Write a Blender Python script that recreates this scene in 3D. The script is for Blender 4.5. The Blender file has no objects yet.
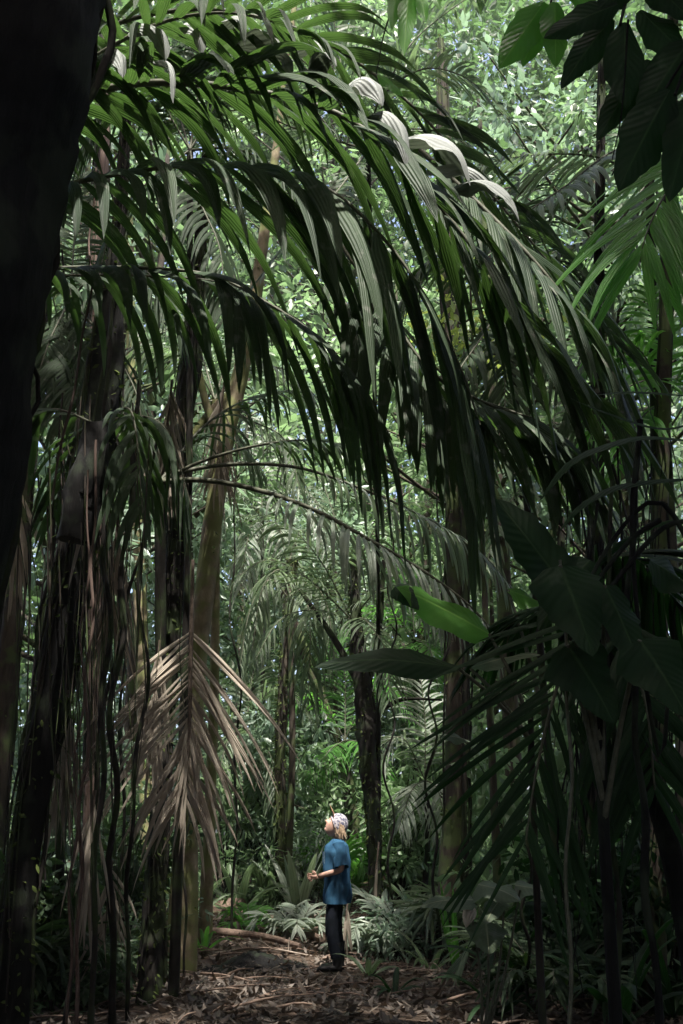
import bpy, bmesh, math, random
import numpy as np
from mathutils import Vector, Matrix, Euler
R = math.radians
rng = np.random.default_rng(7)
random.seed(7)
scene = bpy.context.scene
COL = scene.collection

# ------------------------------------------------------------------ camera
F = 995.0
PITCH = R(18.2)
CAM = np.array([0.0, 0.0, 1.37])
cd = bpy.data.cameras.new("camera")
cam = bpy.data.objects.new("camera", cd)
COL.objects.link(cam)
cam.location = CAM
cam.rotation_euler = (R(90) + PITCH, 0, 0)
cd.sensor_fit = 'VERTICAL'
cd.sensor_height = 36.0
cd.lens = 36.0 * F / 1024.0
cd.clip_start = 0.05
cd.clip_end = 500
scene.camera = cam
cp, sp = math.cos(PITCH), math.sin(PITCH)

def at(px, py, d):
    u = (px - 341.5) / F
    v = (512 - py) / F
    dr = np.array([u, cp - v * sp, sp + v * cp])
    return CAM + dr * (d / dr[1])

def pxm(py, d):                       # metres per pixel at this row and distance
    v = (512 - py) / F
    return d / (cp - v * sp) / F

def nrm(v):
    v = np.asarray(v, float)
    n = np.linalg.norm(v)
    return v / n if n > 1e-9 else v

def catmull(P, n):
    P = np.asarray(P, float)
    if len(P) == 2:
        t = np.linspace(0, 1, n)[:, None]
        return P[0] * (1 - t) + P[1] * t
    Q = np.vstack([2 * P[0] - P[1], P, 2 * P[-1] - P[-2]])
    segs = len(P) - 1
    out = []
    for k in range(n):
        s = k / (n - 1) * segs
        i = min(int(s), segs - 1)
        t = s - i
        a, b, c, d = Q[i], Q[i + 1], Q[i + 2], Q[i + 3]
        out.append(0.5 * ((2 * b) + (-a + c) * t + (2 * a - 5 * b + 4 * c - d) * t * t + (-a + 3 * b - 3 * c + d) * t ** 3))
    out = np.array(out)
    # even spacing
    L = np.concatenate([[0], np.cumsum(np.linalg.norm(np.diff(out, axis=0), axis=1))])
    tt = np.linspace(0, L[-1], n)
    return np.stack([np.interp(tt, L, out[:, i]) for i in range(3)], 1)

# ------------------------------------------------------------------ objects
def tag(o, label=None, cat=None, group=None, kind=None):
    if label: o['label'] = label
    if cat: o['category'] = cat
    if group: o['group'] = group
    if kind: o['kind'] = kind
    return o

def empty(name, loc):
    o = bpy.data.objects.new(name, None)
    o.empty_display_size = 0.1
    COL.objects.link(o)
    o.location = [float(c) for c in loc]
    return o

class MB:
    def __init__(s):
        s.v = []; s.f = []; s.uv = []; s.r = []; s.n = 0
    def add(s, V, Fq, UV=None, r=None):
        V = np.asarray(V, float); Fq = np.asarray(Fq, int)
        s.v.append(V); s.f.append(Fq + s.n)
        s.uv.append(np.zeros((len(V), 2)) if UV is None else np.asarray(UV, float))
        rr = random.random() if r is None else r
        s.r.append(np.full(len(V), rr) if np.isscalar(rr) else np.asarray(rr, float))
        s.n += len(V)
    def build(s, name, mat, parent=None, smooth=True):
        me = bpy.data.meshes.new(name)
        V = np.vstack(s.v); 
        off = np.array(parent.location) if (parent is not None and parent.type == 'EMPTY') else np.zeros(3)
        if parent is not None and parent.type != 'EMPTY':
            p = parent
            while p is not None:
                off = off + np.array(p.location); p = p.parent
        V = V - off
        fl = [f for f in s.f if len(f)]
        q = [f for f in fl if f.shape[1] == 4]; t = [f for f in fl if f.shape[1] == 3]
        q = np.vstack(q) if q else np.zeros((0, 4), int)
        t = np.vstack(t) if t else np.zeros((0, 3), int)
        idx = np.concatenate([q.ravel(), t.ravel()]).astype(np.int32)
        nq, nt = len(q), len(t)
        me.vertices.add(len(V)); me.vertices.foreach_set('co', V.astype(np.float32).ravel())
        me.loops.add(len(idx)); me.loops.foreach_set('vertex_index', idx)
        me.polygons.add(nq + nt)
        ls = np.concatenate([np.arange(nq) * 4, nq * 4 + np.arange(nt) * 3]).astype(np.int32)
        me.polygons.foreach_set('loop_start', ls)
        me.update(calc_edges=True)
        me.polygons.foreach_set('use_smooth', np.full(nq + nt, smooth))
        uvl = me.uv_layers.new(name='UVMap')
        UV = np.vstack(s.uv)[idx]
        uvl.data.foreach_set('uv', UV.astype(np.float32).ravel())
        at_ = me.attributes.new('rnd', 'FLOAT', 'POINT')
        at_.data.foreach_set('value', np.concatenate(s.r).astype(np.float32))
        me.materials.append(mat)
        me.validate()
        o = bpy.data.objects.new(name, me)
        COL.objects.link(o)
        if parent is not None: o.parent = parent
        return o

# ------------------------------------------------------------------ materials
def new_mat(name):
    m = bpy.data.materials.new(name); m.use_nodes = True
    nt = m.node_tree; nt.nodes.clear()
    return m, nt, nt.nodes, nt.links

def leaf_mat(name, c1, c2, tr=(0.1, 0.25, 0.03), ta=0.3, rough=0.45, spec=0.4, pleat=0.0, pleat_n=14, spots=None, veins=0, spot_lo=0.58):
    m, nt, N, L = new_mat(name)
    out = N.new('ShaderNodeOutputMaterial')
    b = N.new('ShaderNodeBsdfPrincipled')
    b.inputs['Roughness'].default_value = rough
    b.inputs['Specular IOR Level'].default_value = spec
    tl = N.new('ShaderNodeBsdfTranslucent')
    mx = N.new('ShaderNodeMixShader'); mx.inputs[0].default_value = ta
    a = N.new('ShaderNodeAttribute'); a.attribute_name = 'rnd'
    no = N.new('ShaderNodeTexNoise'); no.inputs['Scale'].default_value = 2.3; no.inputs['Detail'].default_value = 4
    tc = N.new('ShaderNodeTexCoord'); L.new(tc.outputs['Object'], no.inputs['Vector'])
    ad = N.new('ShaderNodeMath'); ad.operation = 'MULTIPLY_ADD'; ad.inputs[1].default_value = 0.7; 
    L.new(a.outputs['Fac'], ad.inputs[0])
    su = N.new('ShaderNodeMath'); su.operation = 'MULTIPLY_ADD'; su.inputs[1].default_value = 0.9; su.inputs[2].default_value = -0.3
    L.new(no.outputs['Fac'], su.inputs[0]); L.new(su.outputs[0], ad.inputs[2])
    mc = N.new('ShaderNodeMix'); mc.data_type = 'RGBA'; mc.clamp_factor = True
    mc.inputs[6].default_value = (*c1, 1); mc.inputs[7].default_value = (*c2, 1)
    L.new(ad.outputs[0], mc.inputs[0])
    col = mc.outputs[2]
    uv = N.new('ShaderNodeUVMap'); uv.uv_map = 'UVMap'
    # fine vein/stain streaks running along the leaf
    mp = N.new('ShaderNodeMapping'); mp.inputs['Scale'].default_value = (pleat_n * 1.0, 1.2, 1)
    L.new(uv.outputs[0], mp.inputs[0])
    n2 = N.new('ShaderNodeTexNoise'); n2.inputs['Scale'].default_value = 1.0; n2.inputs['Detail'].default_value = 3
    va = N.new('ShaderNodeVectorMath'); va.operation = 'ADD'
    L.new(mp.outputs[0], va.inputs[0])
    cx = N.new('ShaderNodeCombineXYZ'); L.new(a.outputs['Fac'], cx.inputs[2]); 
    sc_ = N.new('ShaderNodeVectorMath'); sc_.operation = 'SCALE'; sc_.inputs['Scale'].default_value = 30
    L.new(cx.outputs[0], sc_.inputs[0]); L.new(sc_.outputs[0], va.inputs[1]); L.new(va.outputs[0], n2.inputs['Vector'])
    r2 = N.new('ShaderNodeMapRange'); r2.inputs[1].default_value = 0.3; r2.inputs[2].default_value = 0.7
    r2.inputs[3].default_value = 0.72; r2.inputs[4].default_value = 1.25
    L.new(n2.outputs['Fac'], r2.inputs[0])
    mu = N.new('ShaderNodeVectorMath'); mu.operation = 'SCALE'
    L.new(col, mu.inputs[0]); L.new(r2.outputs[0], mu.inputs['Scale']); col = mu.outputs[0]
    if spots:
        n3 = N.new('ShaderNodeTexNoise'); n3.inputs['Scale'].default_value = 9; n3.inputs['Detail'].default_value = 5
        L.new(tc.outputs['Object'], n3.inputs['Vector'])
        r3 = N.new('ShaderNodeMapRange'); r3.inputs[1].default_value = spot_lo; r3.inputs[2].default_value = spot_lo + 0.1
        L.new(n3.outputs['Fac'], r3.inputs[0])
        m3 = N.new('ShaderNodeMix'); m3.data_type = 'RGBA'; m3.inputs[7].default_value = (*spots, 1)
        L.new(r3.outputs[0], m3.inputs[0]); L.new(col, m3.inputs[6]); col = m3.outputs[2]
    L.new(col, b.inputs['Base Color'])
    if tr is not None:
        mt = N.new('ShaderNodeMix'); mt.data_type = 'RGBA'; mt.blend_type = 'MIX'; mt.inputs[0].default_value = 0.75
        mt.inputs[7].default_value = (*tr, 1); L.new(col, mt.inputs[6]); L.new(mt.outputs[2], tl.inputs[0])
    L.new(b.outputs[0], mx.inputs[1]); L.new(tl.outputs[0], mx.inputs[2]); L.new(mx.outputs[0], out.inputs[0])
    if veins:
        sv = N.new('ShaderNodeSeparateXYZ'); L.new(uv.outputs[0], sv.inputs[0])
        c_ = N.new('ShaderNodeMath'); c_.operation = 'SUBTRACT'; c_.inputs[1].default_value = 0.5; L.new(sv.outputs[0], c_.inputs[0])
        ab = N.new('ShaderNodeMath'); ab.operation = 'ABSOLUTE'; L.new(c_.outputs[0], ab.inputs[0])
        rib = N.new('ShaderNodeMapRange'); rib.inputs[1].default_value = 0.012; rib.inputs[2].default_value = 0.035; rib.inputs[3].default_value = 1; rib.inputs[4].default_value = 0
        L.new(ab.outputs[0], rib.inputs[0])
        q1 = N.new('ShaderNodeMath'); q1.operation = 'MULTIPLY_ADD'; q1.inputs[1].default_value = -0.42; L.new(ab.outputs[0], q1.inputs[0]); L.new(sv.outputs[1], q1.inputs[2])
        q2 = N.new('ShaderNodeMath'); q2.operation = 'MULTIPLY'; q2.inputs[1].default_value = veins * 6.283; L.new(q1.outputs[0], q2.inputs[0])
        q3 = N.new('ShaderNodeMath'); q3.operation = 'SINE'; L.new(q2.outputs[0], q3.inputs[0])
        q4 = N.new('ShaderNodeMapRange'); q4.inputs[1].default_value = 0.86; q4.inputs[2].default_value = 1.0; L.new(q3.outputs[0], q4.inputs[0])
        q5 = N.new('ShaderNodeMath'); q5.operation = 'MULTIPLY_ADD'; q5.inputs[1].default_value = 0.10; L.new(q4.outputs[0], q5.inputs[0]); L.new(rib.outputs[0], q5.inputs[2])
        vm = N.new('ShaderNodeMix'); vm.data_type = 'RGBA'; vm.clamp_factor = True; vm.inputs[7].default_value = (c2[0] * 2.2, c2[1] * 1.8, c2[2] * 1.9, 1)
        L.new(q5.outputs[0], vm.inputs[0]); L.new(col, vm.inputs[6]); L.new(vm.outputs[2], b.inputs['Base Color'])
        hb_ = N.new('ShaderNodeMath'); hb_.operation = 'MULTIPLY_ADD'; hb_.inputs[1].default_value = 0.5; L.new(q3.outputs[0], hb_.inputs[0]); L.new(rib.outputs[0], hb_.inputs[2])
        bv = N.new('ShaderNodeBump'); bv.inputs['Strength'].default_value = 0.22; bv.inputs['Distance'].default_value = 0.008
        L.new(hb_.outputs[0], bv.inputs['Height']); L.new(bv.outputs[0], b.inputs['Normal'])
        pleat = 0
    # pleats as bump across the width
    if pleat > 0:
        sx = N.new('ShaderNodeSeparateXYZ'); L.new(uv.outputs[0], sx.inputs[0])
        ml = N.new('ShaderNodeMath'); ml.operation = 'MULTIPLY'; ml.inputs[1].default_value = pleat_n * 2 * math.pi
        L.new(sx.outputs[0], ml.inputs[0])
        sn = N.new('ShaderNodeMath'); sn.operation = 'SINE'; L.new(ml.outputs[0], sn.inputs[0])
        bp = N.new('ShaderNodeBump'); bp.inputs['Strength'].default_value = pleat; bp.inputs['Distance'].default_value = 0.006
        L.new(sn.outputs[0], bp.inputs['Height'])
        L.new(bp.outputs[0], b.inputs['Normal']); L.new(bp.outputs[0], tl.inputs['Normal'])
    return m

def bark_mat(name, c1, c2, moss=None, moss_amt=0.5, scale=(14, 14, 2.5), rough=0.85, bump=0.6, rings=0.0):
    m, nt, N, L = new_mat(name)
    out = N.new('ShaderNodeOutputMaterial')
    b = N.new('ShaderNodeBsdfPrincipled'); b.inputs['Roughness'].default_value = rough
    b.inputs['Specular IOR Level'].default_value = 0.2
    tc = N.new('ShaderNodeTexCoord'); mp = N.new('ShaderNodeMapping'); mp.inputs['Scale'].default_value = scale
    L.new(tc.outputs['Object'], mp.inputs[0])
    n1 = N.new('ShaderNodeTexNoise'); n1.inputs['Scale'].default_value = 1; n1.inputs['Detail'].default_value = 8; n1.inputs['Roughness'].default_value = 0.7
    L.new(mp.outputs[0], n1.inputs['Vector'])
    rp = N.new('ShaderNodeMapRange'); rp.inputs[1].default_value = 0.35; rp.inputs[2].default_value = 0.68
    L.new(n1.outputs['Fac'], rp.inputs[0])
    mc = N.new('ShaderNodeMix'); mc.data_type = 'RGBA'; mc.inputs[6].default_value = (*c1, 1); mc.inputs[7].default_value = (*c2, 1)
    L.new(rp.outputs[0], mc.inputs[0]); col = mc.outputs[2]
    if moss:
        n2 = N.new('ShaderNodeTexNoise'); n2.inputs['Scale'].default_value = 3.5; n2.inputs['Detail'].default_value = 6
        L.new(tc.outputs['Object'], n2.inputs['Vector'])
        r2 = N.new('ShaderNodeMapRange'); r2.inputs[1].default_value = 0.62 - moss_amt * 0.3; r2.inputs[2].default_value = 0.72 - moss_amt * 0.3
        L.new(n2.outputs['Fac'], r2.inputs[0])
        m2 = N.new('ShaderNodeMix'); m2.data_type = 'RGBA'; m2.inputs[7].default_value = (*moss, 1)
        L.new(r2.outputs[0], m2.inputs[0]); L.new(col, m2.inputs[6]); col = m2.outputs[2]
    L.new(col, b.inputs['Base Color'])
    bp = N.new('ShaderNodeBump'); bp.inputs['Strength'].default_value = bump; bp.inputs['Distance'].default_value = 0.02
    h = n1.outputs['Fac']
    if rings > 0:
        sx = N.new('ShaderNodeSeparateXYZ'); L.new(tc.outputs['Object'], sx.inputs[0])
        ml = N.new('ShaderNodeMath'); ml.operation = 'MULTIPLY'; ml.inputs[1].default_value = rings * 6.28; L.new(sx.outputs[2], ml.inputs[0])
        sn = N.new('ShaderNodeMath'); sn.operation = 'SINE'; L.new(ml.outputs[0], sn.inputs[0])
        ad = N.new('ShaderNodeMath'); ad.operation = 'MULTIPLY_ADD'; ad.inputs[1].default_value = 0.3
        L.new(sn.outputs[0], ad.inputs[0]); L.new(h, ad.inputs[2]); h = ad.outputs[0]
    L.new(h, bp.inputs['Height']); L.new(bp.outputs[0], b.inputs['Normal'])
    L.new(b.outputs[0], out.inputs[0])
    return m

def cloth_mat(name, c, c2=None, scale=20, rough=0.9, spec=0.1, bump=0.2):
    m, nt, N, L = new_mat(name)
    out = N.new('ShaderNodeOutputMaterial'); b = N.new('ShaderNodeBsdfPrincipled')
    b.inputs['Roughness'].default_value = rough; b.inputs['Specular IOR Level'].default_value = spec
    tc = N.new('ShaderNodeTexCoord'); n1 = N.new('ShaderNodeTexNoise'); n1.inputs['Scale'].default_value = scale; n1.inputs['Detail'].default_value = 4
    L.new(tc.outputs['Object'], n1.inputs['Vector'])
    mc = N.new('ShaderNodeMix'); mc.data_type = 'RGBA'; mc.inputs[6].default_value = (*c, 1)
    mc.inputs[7].default_value = (*(c2 or tuple(x * 0.7 for x in c)), 1)
    rp = N.new('ShaderNodeMapRange'); rp.inputs[1].default_value = 0.42; rp.inputs[2].default_value = 0.6
    L.new(n1.outputs['Fac'], rp.inputs[0]); L.new(rp.outputs[0], mc.inputs[0]); L.new(mc.outputs[2], b.inputs['Base Color'])
    bp = N.new('ShaderNodeBump'); bp.inputs['Strength'].default_value = bump; bp.inputs['Distance'].default_value = 0.01
    L.new(n1.outputs['Fac'], bp.inputs['Height']); L.new(bp.outputs[0], b.inputs['Normal'])
    L.new(b.outputs[0], out.inputs[0])
    return m

M = {}
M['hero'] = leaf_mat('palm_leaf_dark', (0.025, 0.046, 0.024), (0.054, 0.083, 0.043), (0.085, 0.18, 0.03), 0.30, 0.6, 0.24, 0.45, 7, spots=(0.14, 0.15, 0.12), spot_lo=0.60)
M['herogrey'] = leaf_mat('palm_leaf_highlight_grey', (0.15, 0.165, 0.155), (0.26, 0.275, 0.26), (0.12, 0.16, 0.08), 0.12, 0.7, 0.25, 0.35, 7, spots=(0.10, 0.11, 0.10))  # pale grey stands in for sun highlights on the crest leaflets
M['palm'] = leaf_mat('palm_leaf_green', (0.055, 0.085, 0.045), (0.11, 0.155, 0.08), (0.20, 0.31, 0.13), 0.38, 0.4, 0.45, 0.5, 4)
M['palmbright'] = leaf_mat('palm_leaf_lit', (0.06, 0.16, 0.04), (0.11, 0.25, 0.06), (0.18, 0.52, 0.06), 0.6, 0.4, 0.4, 0.5, 4)  # lightened green stands in for light shining through the fronds
M['palmpale'] = leaf_mat('palm_leaf_pale', (0.16, 0.21, 0.15), (0.33, 0.37, 0.30), (0.22, 0.32, 0.14), 0.3, 0.4, 0.5, 0.5, 4)
M['dead'] = leaf_mat('dead_palm_leaf', (0.36, 0.30, 0.235), (0.68, 0.59, 0.48), (0.28, 0.19, 0.12), 0.2, 0.75, 0.25, 0.8, 5)
M['broad'] = leaf_mat('broad_leaf_shaded', (0.007, 0.019, 0.008), (0.014, 0.034, 0.012), (0.03, 0.12, 0.015), 0.25, 0.62, 0.18, 0.25, 3, veins=11, spots=(0.05, 0.075, 0.045), spot_lo=0.66)  # near black green stands in for foreground shade
M['broadlit'] = leaf_mat('broad_leaf_lit', (0.08, 0.20, 0.04), (0.12, 0.27, 0.06), (0.20, 0.6, 0.07), 0.6, 0.38, 0.4, 0.25, 3, veins=11, spots=(0.09, 0.13, 0.03), spot_lo=0.68)  # lighter copy of the broad leaf, backlight put into its colour
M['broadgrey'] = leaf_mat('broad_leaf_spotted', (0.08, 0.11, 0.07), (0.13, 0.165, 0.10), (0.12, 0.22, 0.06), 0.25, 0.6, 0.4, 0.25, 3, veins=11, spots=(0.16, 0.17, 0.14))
M['bush'] = leaf_mat('bush_leaf', (0.075, 0.125, 0.062), (0.18, 0.26, 0.13), (0.25, 0.42, 0.17), 0.42, 0.42, 0.5)
M['bushcool'] = leaf_mat('bush_leaf_bluish', (0.10, 0.155, 0.115), (0.25, 0.33, 0.24), (0.24, 0.38, 0.21), 0.4, 0.38, 0.5)
M['bushyel'] = leaf_mat('bush_leaf_yellow', (0.14, 0.22, 0.05), (0.26, 0.32, 0.08), (0.4, 0.5, 0.1), 0.5, 0.45, 0.4)
M['far'] = leaf_mat('far_leaf', (0.035, 0.065, 0.03), (0.085, 0.135, 0.06), (0.13, 0.25, 0.08), 0.42, 0.45, 0.45)
M['litter'] = leaf_mat('leaf_litter', (0.018, 0.014, 0.011), (0.145, 0.115, 0.092), (0.2, 0.13, 0.08), 0.12, 0.6, 0.4)
M['rachis'] = bark_mat('palm_rachis', (0.05, 0.055, 0.035), (0.12, 0.12, 0.085), scale=(20, 20, 20), bump=0.2, rough=0.6)
M['rachisd'] = bark_mat('dead_rachis', (0.06, 0.045, 0.035), (0.13, 0.10, 0.08), scale=(20, 20, 20), bump=0.3)
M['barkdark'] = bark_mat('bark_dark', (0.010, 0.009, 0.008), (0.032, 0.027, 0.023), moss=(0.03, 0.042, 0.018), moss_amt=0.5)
M['barkblack'] = bark_mat('bark_near_black', (0.004, 0.004, 0.004), (0.013, 0.012, 0.0115), moss=(0.022, 0.028, 0.018), moss_amt=0.35, rough=0.9, bump=1.0)  # near black bark colour, foreground shade put into it
M['barkbrown'] = bark_mat('bark_brown', (0.025, 0.020, 0.016), (0.07, 0.056, 0.043), moss=(0.06, 0.08, 0.03), moss_amt=0.5)
M['barkpale'] = bark_mat('bark_pale', (0.13, 0.105, 0.065), (0.27, 0.225, 0.15), moss=(0.16, 0.17, 0.07), moss_amt=0.6, scale=(9, 9, 5), rings=4, bump=0.5)
M['barkred'] = bark_mat('bark_reddish', (0.06, 0.040, 0.032), (0.17, 0.12, 0.10), scale=(30, 30, 1.5))
M['moss'] = leaf_mat('moss', (0.03, 0.05, 0.015), (0.09, 0.12, 0.03), (0.1, 0.16, 0.03), 0.2, 0.8, 0.2)

# ------------------------------------------------------------------ primitives
def tube(mb, pts, rad, ns=8, n=None, wob=0.0, r=None, cap=True):
    P = catmull(pts, n or max(4, len(pts) * 4)) if n != 0 else np.asarray(pts, float)
    k = len(P)
    rad = np.interp(np.linspace(0, 1, k), np.linspace(0, 1, len(rad)), rad)
    T = np.gradient(P, axis=0); T /= np.linalg.norm(T, axis=1)[:, None] + 1e-9
    ref = np.array([1.0, 0, 0]) if abs(T[0][0]) < 0.8 else np.array([0, 1.0, 0])
    U = nrm(np.cross(T[0], ref)); V = []; UV = []
    ph = np.arange(ns) / ns * 2 * math.pi
    wv = rng.normal(size=(6,)) 
    for i in range(k):
        U = nrm(U - T[i] * np.dot(U, T[i])); W = np.cross(T[i], U)
        rr = rad[i] * (1 + wob * (np.sin(ph * 3 + wv[0] * 3 + i * .35) * .5 + np.sin(ph * 2 + wv[1] * 3 - i * .5) * .5 + rng.normal(size=ns) * .35))
        V.append(P[i] + np.outer(np.cos(ph) * rr, U) + np.outer(np.sin(ph) * rr, W))
        UV.append(np.stack([ph / 6.283, np.full(ns, i / k)], 1))
    V = np.vstack(V); UV = np.vstack(UV)
    Fq = []
    for i in range(k - 1):
        for j in range(ns):
            a = i * ns + j; b = i * ns + (j + 1) % ns
            Fq.append((a, b, b + ns, a + ns))
    mb.add(V, Fq, UV, r)
    if cap:
        for i in (0, k - 1):
            c = np.vstack([V[i * ns:(i + 1) * ns], P[i]])
            if i == 0: f = [((j + 1) % ns, j, ns) for j in range(ns)]
            else: f = [(j, (j + 1) % ns, ns) for j in range(ns)]
            mb.add(c, f, None, r)
    return P

def wprof(kind, t):
    if kind == 'palm':   return (min(1, 0.35 + t * 4)) * (1 - t ** 3.0) ** 0.8 * (1 if t < 0.999 else 0.0)
    if kind == 'strap':  return (min(1, 0.5 + t * 3)) * (1 - t ** 4)
    if kind == 'oval':   return math.sin(math.pi * min(1, max(0.02, t)) ** 0.75) ** 0.8 if t < 0.999 else 0.0
    if kind == 'heart':  return (min(1, 0.45 + t * 3.5)) * (1 - t) ** 0.65 * 1.1 if t < 0.999 else 0.0
    return 1 - t

def blade(mb, base, d, N, L, W, g=0.6, fold=0.25, nseg=7, prof='palm', nx=2, wave=0.0, r=None, gpow=1.0, curl=0.0, twist=0.0, rag=0.0):
    """one leaf or leaflet as a curved, folded strip; g = how far it bends to the ground"""
    d = nrm(d); N = nrm(N - d * np.dot(N, d)); S = nrm(np.cross(d, N))
    p = np.asarray(base, float).copy(); V = []; UV = []
    st = L / nseg
    xs = np.linspace(-1, 1, nx + 1)
    ph = random.random() * 6.28
    for i in range(nseg + 1):
        t = i / nseg
        w = W * 0.5 * wprof(prof, t)
        eg = 1 + rag * random.gauss(0, 1), 1 + rag * random.gauss(0, 1)
        for x in xs:
            x = x * (eg[0] if x > 0 else eg[1])
            z = -abs(x) * w * fold * 2 + wave * w * math.sin(t * 9 + ph + (1.7 if x > 0 else 0)) * abs(x)
            V.append(p + S * (x * w * math.cos(fold)) + N * z)
            UV.append((x * 0.5 + 0.5, t))
        k = g * (t ** gpow + 0.15) / nseg * 2.2
        dn = nrm(d + np.array([0, 0, -1.0]) * k - N * curl / nseg)
        if twist:
            S = nrm(S + N * twist / nseg)
        S = nrm(S - dn * np.dot(S, dn)); d = dn; N = np.cross(S, d)
        p = p + d * st
    m = nx + 1
    Fq = [(i * m + j, i * m + j + 1, (i + 1) * m + j + 1, (i + 1) * m + j) for i in range(nseg) for j in range(nx)]
    mb.add(V, Fq, UV, r)

def frond_mesh(lm, rm, ctrl, n=30, L=1.0, W=0.05, a0=65, a1=30, lift=20, g=0.7, t0=0.15, rr=(0.02, 0.004), roll=0, sides=None,
               jit=0.15, nseg=7, fold=0.3, missing=0.0, up=(0, 0, 1), gpow=1.0, minlen=0.35, nx=2, wave=0.1, peak=0.4, extra=None):
    P = catmull(ctrl, 60)
    tube(rm, P, rr, 6, n=0)
    T = np.gradient(P, axis=0)
    up = np.array(up, float)
    for i in range(n):
        t = t0 + (1 - t0) * (i + 0.5) / n
        for s in (-1, 1):
            if random.random() < missing: continue
            c = dict(L=L, W=W, a0=a0, a1=a1, lift=lift, g=g)
            if sides and s in sides: c.update(sides[s])
            if c['L'] <= 0: continue
            tt = min(0.999, t + random.uniform(-.3, .3) / n * (1 - t0))
            k = tt * 59; i0 = int(k); fr = k - i0
            p = P[i0] * (1 - fr) + P[min(59, i0 + 1)] * fr; Tn = nrm(T[i0])
            U = nrm(up - Tn * np.dot(up, Tn)); S = np.cross(Tn, U)
            if roll:
                cr, sr = math.cos(R(roll)), math.sin(R(roll)); U, S = U * cr + S * sr, S * cr - U * sr
            q = (t - t0) / (1 - t0)
            a = R(c['a0'] + (c['a1'] - c['a0']) * q + random.gauss(0, 6))
            lf = R(c['lift'] + random.gauss(0, 7))
            D = Tn * math.cos(a) + (S * s * math.cos(lf) + U * math.sin(lf)) * math.sin(a)
            Nn = U * math.cos(lf) - S * s * math.sin(lf)
            pr = (minlen + (1 - minlen) * math.sin(math.pi * min(1, (q / peak * 0.5 if q < peak else 0.5 + (q - peak) / (1 - peak) * 0.42)))) 
            ln = c['L'] * pr * random.uniform(1 - jit, 1 + jit)
            blade(lm, p, D, Nn, ln, c['W'] * random.uniform(.8, 1.15) * (0.6 + 0.4 * pr), c['g'] * random.uniform(.75, 1.3), fold, nseg, 'palm', nx, wave, gpow=gpow,
                  twist=random.gauss(0, 0.35))
    return P

def frond(parent, ctrl, mat, rmat=None, label=None, **kw):
    lm, rm = MB(), MB()
    frond_mesh(lm, rm, ctrl, **kw)
    o = rm.build('frond', rmat or M['rachis'], parent)
    lm.build('leaflets', mat, o)
    if label: o['label'] = label
    return o

# leaf templates for scattered foliage (unit length along +x, normal +z)
def tmpl(w=0.4, seg=3, fold=0.12, droop=0.15, prof='oval'):
    V = []; UV = []; 
    for i in range(seg + 1):
        t = i / seg; ww = w * 0.5 * max(wprof(prof, t), 0.02)
        z = -droop * t * t
        V += [(t, -ww, z - fold * ww * 2), (t, 0, z), (t, ww, z - fold * ww * 2)]
        UV += [(0, t), (.5, t), (1, t)]
    Fq = []
    for i in range(seg):
        for j in range(2):
            a = i * 3 + j; Fq.append((a, a + 3, a + 4, a + 1))
    return np.array(V), np.array(Fq), np.array(UV)
T_OVAL = tmpl(0.42, 3); T_LANCE = tmpl(0.22, 3, droop=0.25); T_WIDE = tmpl(0.6, 3, 0.15, 0.25, 'heart'); T_LITTER = tmpl(0.45, 3, 0.2, -0.3)

def scatter(mb, P, D, Nm, size, T=T_OVAL, rv=None):
    """P,D,Nm: (n,3) base points, directions, normals; size (n,)"""
    V0, F0, UV0 = T
    n = len(P); m = len(V0)
    D = D / (np.linalg.norm(D, axis=1)[:, None] + 1e-9)
    Y = np.cross(Nm, D); Y /= (np.linalg.norm(Y, axis=1)[:, None] + 1e-9)
    Z = np.cross(D, Y)
    V = P[:, None, :] + size[:, None, None] * (V0[None, :, 0:1] * D[:, None] + V0[None, :, 1:2] * Y[:, None] + V0[None, :, 2:3] * Z[:, None])
    Fq = (F0[None] + (np.arange(n) * m)[:, None, None]).reshape(-1, 4)
    r = rng.random(n) if rv is None else rv
    mb.add(V.reshape(-1, 3), Fq, np.tile(UV0, (n, 1)), np.repeat(r, m))

def rand_dirs(n, up=0.0, sp=1.0):
    d = rng.normal(size=(n, 3)) * sp; d[:, 2] += up
    return d / (np.linalg.norm(d, axis=1)[:, None] + 1e-9)

def clump_points(centers, radii, per, flat=0.7):
    n = len(centers) * per
    c = np.repeat(centers, per, 0); r = np.repeat(radii, per)
    d = rng.normal(size=(n, 3)); d /= np.linalg.norm(d, axis=1)[:, None]
    rad = rng.random(n) ** 0.45
    off = d * (rad * r)[:, None]; off[:, 2] *= flat
    return c + off, d

def leaf_cloud(mb, centers, radii, per, size, T=T_OVAL, flat=0.7, droop=0.35):
    P, d = clump_points(np.asarray(centers, float), np.asarray(radii, float), per, flat)
    n = len(P)
    D = d + rand_dirs(n) * 0.7; D[:, 2] -= droop
    Nm = rand_dirs(n, 1.4)
    crv = np.repeat(rng.random(len(centers)), per) * 0.5 + rng.random(n) * 0.5
    scatter(mb, P, D, Nm, size * rng.uniform(.6, 1.35, n), T, crv)

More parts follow.
